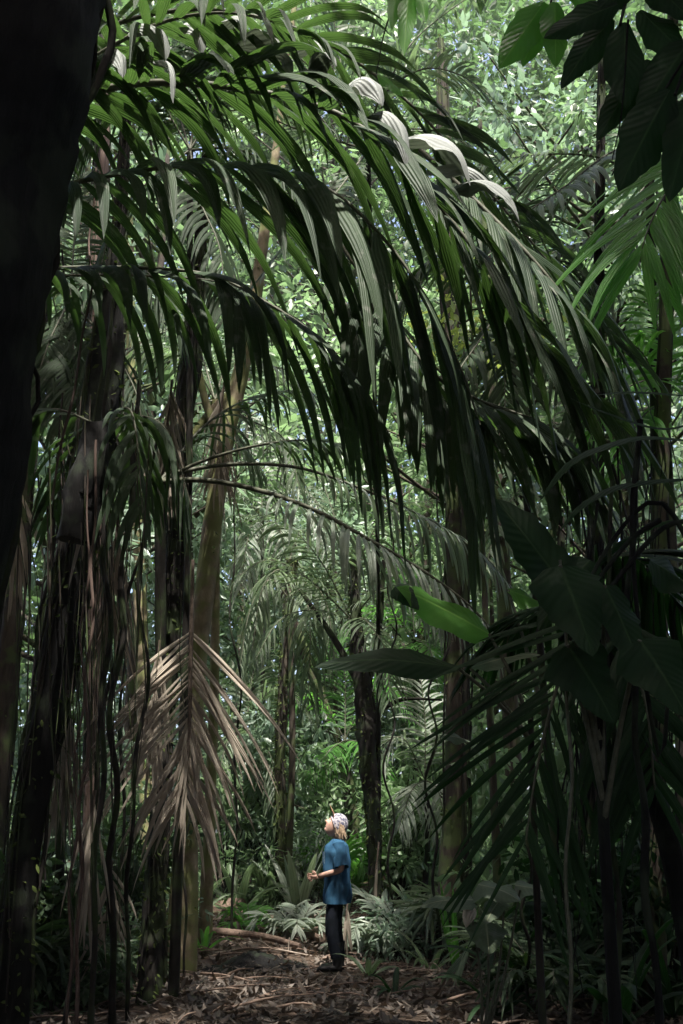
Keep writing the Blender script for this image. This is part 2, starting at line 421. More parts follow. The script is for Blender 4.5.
# ------------------------------------------------------------------ world, sun
w = bpy.data.worlds.new("World"); scene.world = w; w.use_nodes = True
wn, wl = w.node_tree.nodes, w.node_tree.links
bg = wn['Background']
sky = wn.new('ShaderNodeTexSky'); sky.sky_type = 'NISHITA'; sky.sun_disc = False
SUN_EL, SUN_AZ = 68.0, 172.0      # azimuth measured from +Y towards +X
sky.sun_elevation = R(SUN_EL); sky.sun_rotation = R(SUN_AZ); sky.dust_density = 5.0; sky.air_density = 0.7; sky.ozone_density = 0.4
wl.new(sky.outputs[0], bg.inputs[0]); bg.inputs[1].default_value = 0.15
sl = bpy.data.lights.new('sun', 'SUN'); sl.energy = 4.0; sl.angle = R(1.0); sl.color = (1.0, 0.96, 0.88)
so = bpy.data.objects.new('sun', sl); COL.objects.link(so)
sd = Vector((math.sin(R(SUN_AZ)) * math.cos(R(SUN_EL)), math.cos(R(SUN_AZ)) * math.cos(R(SUN_EL)), math.sin(R(SUN_EL))))
so.rotation_euler = (-sd).to_track_quat('-Z', 'Y').to_euler()
so.location = (0, 0, 40)
scene.view_settings.view_transform = 'Standard'
scene.view_settings.look = 'None'
scene.view_settings.exposure = 1.85
scene.view_settings.gamma = 1.0
cy = scene.cycles
cy.max_bounces = 5; cy.diffuse_bounces = 3; cy.glossy_bounces = 2; cy.transmission_bounces = 3; cy.transparent_max_bounces = 4
cy.sample_clamp_indirect = 3.0

# ------------------------------------------------------------------ ground
def gh(x, y):
    z = 0.05 * math.sin(x * 0.9 + 1.3) * math.cos(y * 0.7) + 0.03 * math.sin(x * 2.3 + y * 1.7)
    z += 0.012 * max(0, abs(x + 0.1) - 3) ** 1.5
    z += 0.08 * math.exp(-(((x + 0.95) / 0.5) ** 2 + ((y - 12.1) / 0.4) ** 2))
    z += max(0, min(6, y - 12.2)) * 0.095 + max(0, y - 18.2) * 0.03
    return z

def soil_mat():
    m, nt, N, L = new_mat('forest_soil')
    out = N.new('ShaderNodeOutputMaterial'); b = N.new('ShaderNodeBsdfPrincipled')
    b.inputs['Roughness'].default_value = 0.9; b.inputs['Specular IOR Level'].default_value = 0.2
    tc = N.new('ShaderNodeTexCoord')
    n1 = N.new('ShaderNodeTexNoise'); n1.inputs['Scale'].default_value = 6; n1.inputs['Detail'].default_value = 10; n1.inputs['Roughness'].default_value = .75
    v = N.new('ShaderNodeTexVoronoi'); v.inputs['Scale'].default_value = 11
    L.new(tc.outputs['Object'], n1.inputs['Vector']); L.new(tc.outputs['Object'], v.inputs['Vector'])
    cr = N.new('ShaderNodeValToRGB')
    cr.color_ramp.elements[0].color = (0.018, 0.013, 0.010, 1); cr.color_ramp.elements[0].position = .35
    cr.color_ramp.elements[1].color = (0.13, 0.09, 0.065, 1); cr.color_ramp.elements[1].position = .72
    L.new(n1.outputs['Fac'], cr.inputs[0])
    L.new(cr.outputs[0], b.inputs['Base Color'])
    bp = N.new('ShaderNodeBump'); bp.inputs['Strength'].default_value = 0.8; bp.inputs['Distance'].default_value = 0.05
    ad = N.new('ShaderNodeMath'); ad.operation = 'ADD'
    L.new(n1.outputs['Fac'], ad.inputs[0]); L.new(v.outputs['Distance'], ad.inputs[1]); L.new(ad.outputs[0], bp.inputs['Height'])
    L.new(bp.outputs[0], b.inputs['Normal']); L.new(b.outputs[0], out.inputs[0])
    return m
xs = np.concatenate([[-250, -120, -60, -30, -20], np.arange(-14, 14.01, 0.2), [20, 30, 60, 120, 250]])
ys = np.concatenate([[-80, -40, -20, -10], np.arange(-4, 30.01, 0.2), [34, 40, 60, 100, 180, 300]])
mb = MB()
V = [(x, y, gh(max(-14, min(14, x)), max(-4, min(40, y)))) for y in ys for x in xs]
nx = len(xs)
Fq = [(j * nx + i, j * nx + i + 1, (j + 1) * nx + i + 1, (j + 1) * nx + i) for j in range(len(ys) - 1) for i in range(nx - 1)]
mb.add(V, Fq)
tag(mb.build('ground', soil_mat()), kind='structure')

# leaf litter
def litter(n, x0, x1, y0, y1, s0, s1):
    x = rng.uniform(x0, x1, n); y = rng.uniform(y0, y1, n)
    z = np.array([gh(a, b) for a, b in zip(x, y)]) + rng.uniform(0.005, 0.05, n)
    P = np.stack([x, y, z], 1)
    D = rand_dirs(n); D[:, 2] *= 0.25
    keep_ = rng.random(n) < np.clip(.75 + .5 * np.sin(x * 3.1 + np.sin(y * 2.2)) * np.sin(y * 2.7 + x), .25, 1)
    keep_ &= ((x - .0) ** 2 + (y - 11.6) ** 2) > .12
    P = P[keep_]; D = D[keep_]; n = len(P)
    Nm = rand_dirs(n, 2.2)
    return P, D, Nm, rng.uniform(s0, s1, n)
mb = MB()
for a, T in (((20000, -5, 5, 8.0, 15.5, .035, .12), T_LITTER), ((4500, -5, 5, 8.0, 15.5, .05, .20), T_LANCE), ((5000, -9, 9, 13, 24, .08, .25), T_LITTER), ((1600, -6, 6, 3, 8, .08, .2), T_LITTER)):
    P, D, Nm, s = litter(*a); scatter(mb, P, D, Nm, s[:len(P)], T)
tag(mb.build('leaf_litter', M['litter']), 'carpet of curled brown dead leaves over the forest floor', 'leaf litter', kind='stuff')

# twigs and roots on the ground
def stick(name, label, cat, pix, rad, mat, group=None, wob=.12, branch=False, ns=7, lift=0.0):
    P = [at(px, py, d) for px, py, d in pix]
    for p in P: p[2] = gh(p[0], p[1]) + rad[0] * 0.9 + .03 + lift
    o = empty(name, P[0]) if branch else None
    mb = MB(); c = tube(mb, P, rad, ns, wob=wob)
    if branch:
        mb.build('stem', M[mat], o)
        m2 = MB()
        for k in range(3):
            b = c[int(len(c) * (.3 + .2 * k))]
            e = b + np.array([random.uniform(-.3, .3), random.uniform(-.2, .2), random.uniform(.04, .2)])
            tube(m2, [b, (b + e) / 2 + [0, 0, .04], e], (rad[0] * .5, .003), 5)
        m2.build('twigs', M[mat], o)
    else:
        o = mb.build(name, M[mat])
    tag(o, label, cat, group)
    return o
M['root'] = bark_mat('root_bark', (0.10, 0.07, 0.055), (0.24, 0.17, 0.13), scale=(18, 18, 18), bump=.5)
M['stick'] = bark_mat('dead_wood', (0.14, 0.11, 0.09), (0.32, 0.26, 0.21), scale=(20, 20, 20), bump=.4)
stick('fallen_log', 'short thick brown log lying before the strap leaved plants, its sawn end to the right', 'log', [(178, 908, 15.8), (205, 900, 15.6), (243, 893, 15.4)], (.08, .13, .16), 'root', ns=12)
stick('surface_root', 'thickest reddish root snaking across the path left of the person', 'root', [(235, 912, 15.0), (262, 909, 14.8), (290, 915, 14.4), (322, 927, 13.6)], (.09, .07, .05), 'root', 'roots on the path')
stick('surface_root', 'lower thin root running from the fallen log towards the dark mound', 'root', [(175, 925, 14.0), (215, 930, 13.7), (262, 932, 13.5), (300, 938, 13.0)], (.06, .045, .03), 'root', 'roots on the path')
stick('surface_root', 'crooked root rising out of the litter close behind the person', 'root', [(350, 925, 13.6), (372, 915, 14.3), (380, 890, 15.0)], (.03, .05, .05), 'root', 'roots on the path')
stick('dead_branch', 'pale forked branch lying left of the dark mound', 'branch', [(132, 960, 12.2), (165, 940, 13.0), (200, 925, 13.8)], (.03, .022, .01), 'stick', branch=True)
stick('dead_branch', 'pale straight stick lying right of the person in shade', 'branch', [(388, 985, 11.1), (420, 978, 11.3), (462, 973, 11.5)], (.022, .018, .012), 'stick', branch=True)
stick('dead_branch', 'thick tan stick at the bottom edge under the spotted arum plant', 'branch', [(512, 1012, 9.3), (540, 1006, 9.5), (575, 1001, 9.7)], (.028, .03, .02), 'stick', branch=True)
stick('dead_branch', 'thin curved twig on the litter nearest the bottom left', 'branch', [(60, 1000, 9.7), (110, 985, 10.1), (160, 990, 10.0)], (.015, .012, .006), 'stick', branch=True)
stick('dead_branch', 'bleached twig crossing the lit litter just left of the boots', 'branch', [(215, 948, 12.8), (262, 944, 13.0), (312, 950, 12.6)], (.016, .012, .008), 'stick', branch=True)
# earth mound, its near black colour stands in for shade
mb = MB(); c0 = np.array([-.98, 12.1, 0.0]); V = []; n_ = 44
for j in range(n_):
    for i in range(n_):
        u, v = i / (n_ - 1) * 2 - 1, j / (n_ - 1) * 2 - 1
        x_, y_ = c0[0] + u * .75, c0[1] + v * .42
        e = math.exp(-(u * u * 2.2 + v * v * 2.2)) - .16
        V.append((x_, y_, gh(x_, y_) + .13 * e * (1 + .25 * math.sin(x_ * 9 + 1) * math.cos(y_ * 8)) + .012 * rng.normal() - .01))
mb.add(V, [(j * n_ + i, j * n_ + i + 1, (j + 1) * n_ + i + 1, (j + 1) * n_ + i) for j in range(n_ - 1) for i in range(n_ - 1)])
tag(mb.build('earth_mound', M['barkblack']), 'low hump of earth, coloured dark to stand for shade, on the path left of the boots', 'mound')

# ------------------------------------------------------------------ trunks
def ppts(pix): return [at(*p) for p in pix]
def prad(pix, ws): return [w_ * pxm(p[1], p[2]) for p, w_ in zip(pix, ws)]

def trunk_only(name, label, cat, pix, ws, mat, ns=16, wob=.08, vines=0, moss=0, group=None, limbs=None, moss_mat='moss'):
    P = ppts(pix); base = P[-1].copy()
    if pix[-1][2] > 5 or base[2] < .8:
        base[2] = gh(base[0], base[1]) - .03; P[-1] = base
    rad = prad(pix, ws)
    o = empty(name, base)
    mb = MB(); c = tube(mb, P, rad, ns, n=len(P) * 10, wob=wob)
    mb.build('trunk', M[mat], o)
    if vines:
        m2 = MB()
        for k in range(vines):
            ph = random.uniform(0, 6.28); tw = random.uniform(-3, 3); pts = []
            for i in range(0, len(c), 3):
                t = i / len(c); r_ = np.interp(t, np.linspace(0, 1, len(rad)), rad) * random.uniform(1.0, 1.35)
                pts.append(c[i] + [math.cos(ph + tw * t) * r_, math.sin(ph + tw * t) * r_, 0])
            tube(m2, pts, (random.uniform(.008, .02),) * 2, 5, n=len(pts) * 2)
        m2.build('climbing_stems', M['barkdark'], o)
    if moss:
        m3 = MB(); n = moss
        i = rng.integers(0, len(c), n); t = i / len(c); rr = np.interp(t, np.linspace(0, 1, len(rad)), rad)
        a = rng.uniform(0, 6.28, n)
        out_ = np.stack([np.cos(a), np.sin(a), np.zeros(n)], 1)
        Pm = c[i] + out_ * (rr * 1.0)[:, None] + rng.normal(size=(n, 3)) * .02
        Pm[:, 2] += rng.uniform(-.06, .06, n)
        scatter(m3, Pm, out_ + rand_dirs(n) * .8 + [0, 0, -.5], rand_dirs(n, 1), rng.uniform(.03, .085, n), T_OVAL)
        tag(m3.build('moss_and_epiphytes', M[moss_mat], o), kind='stuff')
    if limbs:
        m4 = MB()
        for lp, lw in limbs: tube(m4, ppts(lp), prad(lp, lw), 8, wob=.08)
        m4.build('limbs', M[mat], o)
    tag(o, label, cat, group)
    return o, c

# foreground giant at the left edge
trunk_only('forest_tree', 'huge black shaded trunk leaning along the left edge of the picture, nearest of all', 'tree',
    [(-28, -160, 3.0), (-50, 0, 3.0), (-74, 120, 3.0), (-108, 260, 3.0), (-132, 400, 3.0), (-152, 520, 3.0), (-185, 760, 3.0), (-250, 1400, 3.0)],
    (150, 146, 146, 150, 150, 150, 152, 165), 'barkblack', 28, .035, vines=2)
# diagonal dark trunk at left with lianas
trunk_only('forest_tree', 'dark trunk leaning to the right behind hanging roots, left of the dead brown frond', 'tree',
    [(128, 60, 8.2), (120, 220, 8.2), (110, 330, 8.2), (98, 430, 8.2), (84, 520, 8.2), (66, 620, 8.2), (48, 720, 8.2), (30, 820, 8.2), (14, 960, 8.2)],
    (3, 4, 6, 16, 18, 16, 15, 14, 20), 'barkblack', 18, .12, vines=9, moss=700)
trunk_only('forest_tree', 'brown mottled trunk between the huge edge trunk and the leaning dark trunk', 'tree',
    [(60, 80, 11.5), (40, 300, 11.5), (22, 500, 11.5), (10, 640, 11.5), (0, 760, 11.5), (-10, 905, 11.5)], (7, 8, 9, 9, 10, 14), 'barkbrown', 14, .16, vines=6, moss=250)
trunk_only('palm_trunk', 'upright reddish trunk sheathed in shredded bark, high behind the hanging leaflets at left', 'palm trunk',
    [(108, -80, 12.5), (102, 150, 12.5), (99, 240, 12.5), (97, 330, 12.5), (96, 400, 12.5), (95, 560, 12.5), (92, 760, 12.5), (90, 905, 12.5)], (3, 4, 7, 9, 8, 6, 6, 8), 'barkred', 14, .2, vines=8)
trunk_only('forest_tree', 'pale tan mossy trunk rising behind the dead brown frond into the leaves', 'tree',
    [(300, -40, 11.5), (280, 120, 11.5), (262, 250, 11.5), (246, 350, 11.5), (225, 440, 11.5), (213, 520, 11.5), (205, 590, 11.5), (197, 660, 11.5), (190, 760, 11.5), (183, 915, 11.5)],
    (2, 3, 4, 5.5, 8, 9.5, 10, 10, 11, 17), 'barkpale', 18, .04, moss=160, limbs=[([(222, 450, 11.5), (205, 400, 11.4), (190, 330, 11.3)], (5, 4, 3)), ([(236, 390, 11.5), (205, 420, 11.5), (165, 470, 11.3)], (6, 5, 3))])
trunk_only('forest_tree', 'dark rough trunk hung with roots just left of the pale tan trunk', 'tree',
    [(212, 90, 9.8), (200, 240, 9.8), (190, 360, 9.8), (182, 420, 9.8), (176, 500, 9.8), (172, 600, 9.8), (166, 700, 9.8), (160, 800, 9.8), (152, 930, 9.8)],
    (3, 4, 6, 10, 9, 8, 7, 8, 13), 'barkdark', 16, .24, vines=10, moss=1300)
trunk_only('forest_tree', 'slim dark mossy trunk rising directly behind the person', 'tree',
    [(352, 560, 14.5), (357, 640, 14.5), (362, 680, 14.5), (366, 720, 14.5), (370, 780, 14.5), (374, 840, 14.5), (377, 912, 14.5)],
    (3, 5, 9, 10, 7, 5, 7), 'barkdark', 14, .28, vines=4, moss=700,
    limbs=[([(362, 690, 14.5), (335, 640, 14.6), (300, 590, 14.8)], (4, 3, 2)), ([(366, 690, 14.5), (378, 640, 14.4), (384, 560, 14.2)], (4, 3, 2)), ([(368, 720, 14.5), (400, 700, 14.5), (442, 700, 14.5)], (3, 2, 1))])
trunk_only('forest_tree', 'sturdy brown trunk behind the silhouetted palm frond, right of the path', 'tree',
    [(440, 40, 13.0), (452, 380, 13.0), (455, 480, 13.0), (457, 560, 13.0), (457, 640, 13.0), (457, 740, 13.0), (455, 840, 13.0), (452, 930, 13.0)],
    (3, 8, 10, 11, 11, 12, 12, 17), 'barkbrown', 18, .12, vines=7, moss=800)
trunk_only('forest_tree', 'brown trunk draped with drooping fronds, between the pale trunk and the person', 'tree',
    [(292, 560, 16), (288, 620, 16), (284, 680, 16), (281, 740, 16), (281, 800, 16), (284, 900, 16)], (4, 4, 4.5, 5, 5, 7), 'barkbrown', 14, .3, vines=4, moss=900)
trunk_only('forest_tree', 'thin trunk leaning left between two mossy trunks in the bright middle distance', 'tree',
    [(270, 560, 19), (300, 640, 19), (322, 700, 19), (345, 770, 19), (362, 895, 19)], (4, 5, 5, 6, 7), 'barkbrown', 10, .1, vines=2, moss=120)
trunk_only('forest_tree', 'dark trunk behind the right hand thicket, half hidden by big leaves', 'tree',
    [(604, -60, 10), (600, 200, 10), (598, 420, 10), (596, 560, 10), (594, 700, 10), (590, 940, 10)], (2, 4, 5, 7, 10, 15), 'barkdark', 14, .2, vines=4, moss=500)
trunk_only('forest_tree', 'slender reddish trunk at the right edge among the leaves', 'tree',
    [(674, -80, 9), (668, 250, 9), (662, 480, 9), (660, 620, 9), (656, 780, 9), (650, 960, 9)], (3, 5, 6, 7, 9, 12), 'barkbrown', 12, .1, vines=3, moss=150)
trunk_only('forest_tree', 'faint slim grey trunk left of the pale tan trunk in the background', 'tree',
    [(128, 200, 17), (132, 400, 17), (140, 600, 17), (146, 780, 17), (150, 900, 17)], (5, 5, 6, 7, 8), 'barkpale', 10, .08, vines=1)
trunk_only('forest_tree', 'distant slim trunk showing between the person and the sturdy brown trunk', 'tree',
    [(430, 480, 20), (424, 600, 20), (420, 740, 20), (417, 895, 20)], (4, 5, 5, 6), 'barkbrown', 10, .1, vines=1, moss=80)

# ------------------------------------------------------------------ lianas and thin stems
lian = [
 ('dark liana hanging from the canopy just right of the leaning dark trunk', [(112, 300, 7.6), (104, 460, 7.6), (108, 620, 7.6), (100, 780, 7.6), (96, 955, 8)], 3.5, 'barkdark'),
 ('pair mate liana, thinner, close beside the leaning dark trunk', [(96, 440, 7.4), (92, 600, 7.4), (84, 760, 7.4), (82, 950, 8)], 2.2, 'barkred'),
 ('reddish hanging root in front of the leaning dark trunk', [(88, 470, 7.2), (86, 600, 7.2), (79, 720, 7.2), (74, 940, 8)], 1.6, 'barkred'),
 ('thick dark liana passing left of the dead brown frond', [(140, 380, 8), (128, 520, 8), (118, 660, 8), (112, 800, 8), (118, 950, 8.6)], 4.0, 'barkdark'),
 ('twisting liana between the thick one and the dead brown frond', [(160, 420, 8.4), (140, 560, 8.4), (146, 700, 8.4), (130, 820, 8.4), (132, 945, 9)], 2.4, 'barkdark'),
 ('slanting dark stem crossing the left thicket from upper right', [(150, 520, 8.6), (118, 640, 8.5), (100, 740, 8.4), (70, 950, 8.4)], 2.6, 'barkdark'),
 ('straight dark stem left of the leaning dark trunk', [(56, 500, 9), (40, 640, 9), (24, 760, 9), (16, 940, 9)], 3.2, 'barkdark'),
 ('thin brown liana dropping in front of the hanging leaflets at left', [(96, 168, 6.5), (91, 240, 6.4), (86, 330, 6.3), (70, 400, 6.3), (52, 500, 6.4)], 1.6, 'barkred'),
 ('fine straight cord hanging beside the pale tan trunk', [(189, 480, 10.6), (189, 560, 10.6), (188, 660, 10.6), (186, 940, 10.6)], 1.4, 'barkdark'),
 ('pale green vertical stem in front of the silhouetted palm frond', [(560, 560, 4.0), (567, 660, 4.0), (570, 760, 4.0), (568, 850, 4.05), (563, 1100, 4.1)], 2.4, 'rachis'),
 ('thin dark stem standing right of the pale green stem', [(612, 480, 4.6), (608, 620, 4.6), (612, 760, 4.6), (616, 1080, 4.7)], 3.4, 'barkdark'),
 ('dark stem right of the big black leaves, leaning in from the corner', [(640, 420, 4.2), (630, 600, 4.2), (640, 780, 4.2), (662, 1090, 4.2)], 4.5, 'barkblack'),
 ('fine liana hanging in the gap above the person', [(388, 480, 13.5), (392, 600, 13.5), (388, 700, 13.5), (392, 915, 14)], 1.3, 'barkdark'),
 ('looped thin liana in front of the sturdy brown trunk', [(436, 480, 12), (446, 620, 12), (430, 740, 12), (440, 930, 12.2)], 1.5, 'barkdark'),
 ('fine liana hanging left of the drooping fronds', [(236, 470, 13.5), (232, 600, 13.5), (238, 700, 13.5), (232, 925, 13.8)], 1.4, 'barkdark'),
 ('faint liana crossing behind the hanging leaflets near the edge trunk', [(62, 250, 9.5), (70, 360, 9.5), (60, 470, 9.5), (50, 640, 9.5), (48, 940, 9.8)], 1.6, 'barkdark'),
 ('dark liana dropping at the right of the reddish sheathed trunk', [(122, 210, 10.4), (126, 330, 10.4), (118, 450, 10.4), (124, 600, 10.4), (122, 930, 10.6)], 2.0, 'barkdark'),
 ('thin upright stem right of the spotted arum plant', [(528, 700, 8.6), (532, 800, 8.6), (526, 900, 8.6), (528, 1000, 9)], 2.0, 'barkdark'),
]
for lb, pix, w_, mt in lian:
    P = ppts(pix)
    if P[-1][2] < .9: P[-1][2] = gh(P[-1][0], P[-1][1])
    Pc = catmull(P, 60); tl_ = np.linspace(0, 1, 60); am = random.uniform(.02, .05) * (pix[0][2] / 9) ** 1.5
    Pc[:, 0] += am * np.sin(tl_ * random.uniform(18, 34) + random.random() * 6) * np.sin(tl_ * 3.14); Pc[:, 1] += am * np.sin(tl_ * 17 + random.random() * 6) * np.sin(tl_ * 3.14)
    mb = MB(); tube(mb, Pc, (w_ * .6 * pxm(500, pix[0][2]), w_ * .85 * pxm(500, pix[0][2])), 7, n=0, wob=.22)
    tag(mb.build('liana', M[mt]), lb, 'liana', 'lianas and thin stems of the thicket')

# curtains of thin hanging roots in the left thicket
mb = MB()
for k in range(95):
    px = random.gauss(84, 32); d = random.uniform(7.2, 10)
    y0 = random.uniform(380, 620); y1 = y0 + random.uniform(90, 420)
    a_ = at(px, y0, d); b_ = at(px + random.gauss(0, 10), min(y1, 950), d); b_[2] = max(b_[2], .05)
    if px < 8: continue
    m_ = (a_ + b_) / 2 + [random.gauss(0, .05), random.gauss(0, .05), 0]
    tube(mb, [a_, m_, b_], (random.uniform(.003, .010), .003), 4, n=14, wob=.3)
tag(mb.build('hanging_roots', M['barkbrown']), 'curtain of thin brown roots and strands hanging in the dark left thicket', 'hanging roots', kind='stuff')
mb = MB()
for k in range(90):
    px = random.uniform(560, 690); d = random.uniform(4.6, 8)
    y0 = random.uniform(430, 700); a_ = at(px, y0, d); b_ = at(px + random.gauss(0, 14), y0 + random.uniform(100, 330), d); b_[2] = max(b_[2], .05)
    tube(mb, [a_, (a_ + b_) / 2 + [random.gauss(0, .06), 0, 0], b_], (random.uniform(.003, .008), .002), 4, n=12, wob=.3)
tag(mb.build('hanging_roots', M['barkblack']), 'tangle of thin dark stems hanging in the right hand thicket', 'hanging roots', kind='stuff')

# small twigs strewn over the litter
mb = MB()
for k in range(300):
    x_, y_ = random.uniform(-4.5, 4), random.uniform(8.4, 17); a_ = random.gauss(0, .6); L_ = random.uniform(.15, .8)
    p0 = np.array([x_, y_, gh(x_, y_) + .03]); p1_ = p0 + [math.cos(a_) * L_, math.sin(a_) * L_, 0]; p1_[2] = gh(p1_[0], p1_[1]) + random.uniform(.02, .10)
    tube(mb, [p0, (p0 + p1_) / 2 + [0, random.gauss(0, .04), .03], p1_], (random.uniform(.006, .018), .004), 5, n=6)
tag(mb.build('fallen_twigs', M['root']), 'scattered fallen twigs and leaf stalks lying on the brown litter', 'twigs', kind='stuff')
# ------------------------------------------------------------------ the person
M['skin'] = cloth_mat('skin', (0.50, 0.31, 0.24), (0.44, 0.26, 0.2), 30, .55, .3, .05)
M['shirt'] = cloth_mat('blue_cotton', (0.028, 0.080, 0.140), (0.016, 0.050, 0.095), 7, .9, .1, .5)
M['print'] = cloth_mat('shirt_print', (0.22, 0.30, 0.36), (0.05, 0.12, 0.19), 60, .9, .1, .1)
M['trousers'] = cloth_mat('dark_trousers', (0.010, 0.012, 0.018), (0.006, 0.008, 0.011), 12, .9, .1, .5)
M['boot'] = cloth_mat('boot_rubber', (0.010, 0.010, 0.010), (0.006, 0.006, 0.006), 12, .6, .3, .1)
M['cap'] = cloth_mat('patterned_cap', (0.36, 0.33, 0.35), (0.08, 0.08, 0.12), 45, .9, .1, .1)
M['visor'] = cloth_mat('peach_visor', (0.60, 0.36, 0.25), (0.5, 0.3, 0.2), 30, .8, .1, .1)
M['hair'] = cloth_mat('blond_hair', (0.36, 0.26, 0.18), (0.20, 0.14, 0.09), 50, .5, .3, .4)
M['hairdark'] = cloth_mat('hair_bun', (0.12, 0.07, 0.04), (0.05, 0.03, 0.02), 50, .5, .3, .4)
M['eyew'] = cloth_mat('eye_white', (0.7, 0.7, 0.68), (0.65, 0.65, 0.62), 5, .3, .5, 0)
M['lips'] = cloth_mat('lips', (0.42, 0.17, 0.14), (0.38, 0.15, 0.12), 5, .5, .3, 0)

PX = at(335, 975, 11.6); PX = np.array([PX[0], 11.6, 0.0]); PX[2] = gh(PX[0], PX[1]) + .025

def skin_arrays(verts, edges, radii, sub=2, root=0):
    me = bpy.data.meshes.new('tmp'); me.from_pydata([tuple(v) for v in verts], edges, [])
    o = bpy.data.objects.new('tmp', me); COL.objects.link(o)
    sk = o.modifiers.new('s', 'SKIN'); sk.use_smooth_shade = True
    for i, r_ in enumerate(radii):
        d_ = me.skin_vertices[0].data[i]; d_.radius = (r_, r_) if np.isscalar(r_) else r_
        d_.use_root = (i == root)
    ss = o.modifiers.new('u', 'SUBSURF'); ss.levels = sub; ss.render_levels = sub
    dg = bpy.context.evaluated_depsgraph_get(); dg.update()
    ev = o.evaluated_get(dg); m2 = bpy.data.meshes.new_from_object(ev)
    V = np.array([v.co[:] for v in m2.vertices]); Fs = [tuple(p.vertices) for p in m2.polygons]
    bpy.data.objects.remove(o); bpy.data.meshes.remove(me); bpy.data.meshes.remove(m2)
    return V, Fs
def addany(mb, V, Fs):
    q = [f for f in Fs if len(f) == 4]; t = [f for f in Fs if len(f) == 3]
    n0 = mb.n
    mb.add(V, np.array(q, int).reshape(-1, 4))
    if t: mb.f.append(np.array(t, int) + n0)

person = empty('person', PX)
tag(person, 'person in blue T-shirt, dark trousers and pale cap, looking up with both hands in front', 'person')

Hf = nrm([-.80, 0, .60]); Hu = nrm([.60, 0, .80]); Hl = np.array([0, -1., 0])
HC = np.array([.012, 0, 1.472])
def head_pt(a, b, c, s=1.13): return HC + (Hf * a + Hl * b + Hu * c) * s
def head_shape(a, b, c):
    jaw = max(0, -c)
    A = .094 * a; B = .074 * b; C = .114 * c
    B *= 1 - .30 * jaw
    if a < 0: A *= 1 - .35 * jaw
    if a > 0:
        A += .030 * math.exp(-((b / .17) ** 2 + ((c + .16) / .17) ** 2)) * a
        A += .008 * math.exp(-((b / .5) ** 2 + ((c - .22) / .12) ** 2))
        A -= .012 * (math.exp(-(((abs(b) - .36) / .16) ** 2 + ((c - .04) / .13) ** 2)))
        A += .010 * math.exp(-((b / .28) ** 2 + ((c + .50) / .07) ** 2)) - .005 * math.exp(-((b / .3) ** 2 + ((c + .56) / .03) ** 2))
        A += .022 * math.exp(-((b / .35) ** 2 + ((c + .82) / .18) ** 2))
    return A, B, C
bm_ = MB()
V = []; nu, nv = 48, 36
for j in range(nv + 1):
    th = math.pi * j / nv; c = math.cos(th)
    for i in range(nu):
        ph = 2 * math.pi * i / nu; s_ = math.sin(th)
        V.append(head_pt(*head_shape(s_ * math.cos(ph), s_ * math.sin(ph), c)))
Fs = [(j * nu + i, j * nu + (i + 1) % nu, (j + 1) * nu + (i + 1) % nu, (j + 1) * nu + i) for j in range(nv) for i in range(nu)]
bm_.add(np.array(V) + PX, Fs)
# ears
for s in (-1, 1):
    c_ = head_pt(-.008, s * .072, -.012)
    V = []; 
    for j in range(7):
        for i in range(12):
            a = i / 12 * 6.283; e = j / 6 * math.pi
            V.append(c_ + Hf * (.016 * math.sin(e) * math.cos(a)) + Hu * (.030 * math.sin(e) * math.sin(a)) + Hl * (s * .010 * math.cos(e)))
    bm_.add(np.array(V) + PX, [(j * 12 + i, j * 12 + (i + 1) % 12, (j + 1) * 12 + (i + 1) % 12, (j + 1) * 12 + i) for j in range(6) for i in range(12)])
J = {'pel': (.02, 0, .82), 'sp': (.035, 0, .98), 'ch': (.02, 0, 1.16), 'nb': (.035, 0, 1.30), 'nt': (.03, 0, 1.385), 'hd': (.015, 0, 1.44),
     'lh': (.01, -.085, .80), 'lk': (-.03, -.09, .45), 'la': (.02, -.095, .09), 'lt': (-.06, -.10, .03),
     'rh': (.01, .085, .80), 'rk': (.00, .09, .45), 'ra': (.045, .095, .09), 'rt': (-.04, .105, .03),
     'ls': (.03, -.15, 1.265), 'le': (.075, -.205, 1.02), 'lw': (-.19, -.15, .955),
     'rs': (.03, .15, 1.265), 're': (.06, .205, 1.02), 'rw': (-.19, .13, .935)}
K = list(J); rad_ = dict(pel=(.13, .11), sp=(.115, .095), ch=(.135, .10), nb=.06, nt=.047, hd=.05, lh=.085, lk=.055, la=.032, lt=.016, rh=.085, rk=.055, ra=.032, rt=.016, ls=.052, le=.038, lw=.025, rs=.052, re=.038, rw=.025)
E = [('pel', 'sp'), ('sp', 'ch'), ('ch', 'nb'), ('nb', 'nt'), ('nt', 'hd'), ('pel', 'lh'), ('lh', 'lk'), ('lk', 'la'), ('la', 'lt'), ('pel', 'rh'), ('rh', 'rk'), ('rk', 'ra'), ('ra', 'rt'), ('ch', 'ls'), ('ls', 'le'), ('le', 'lw'), ('ch', 'rs'), ('rs', 're'), ('re', 'rw')]
V, Fs = skin_arrays([J[k] for k in K], [(K.index(a), K.index(b)) for a, b in E], [rad_[k] for k in K], 2)
addany(bm_, V + PX, Fs)
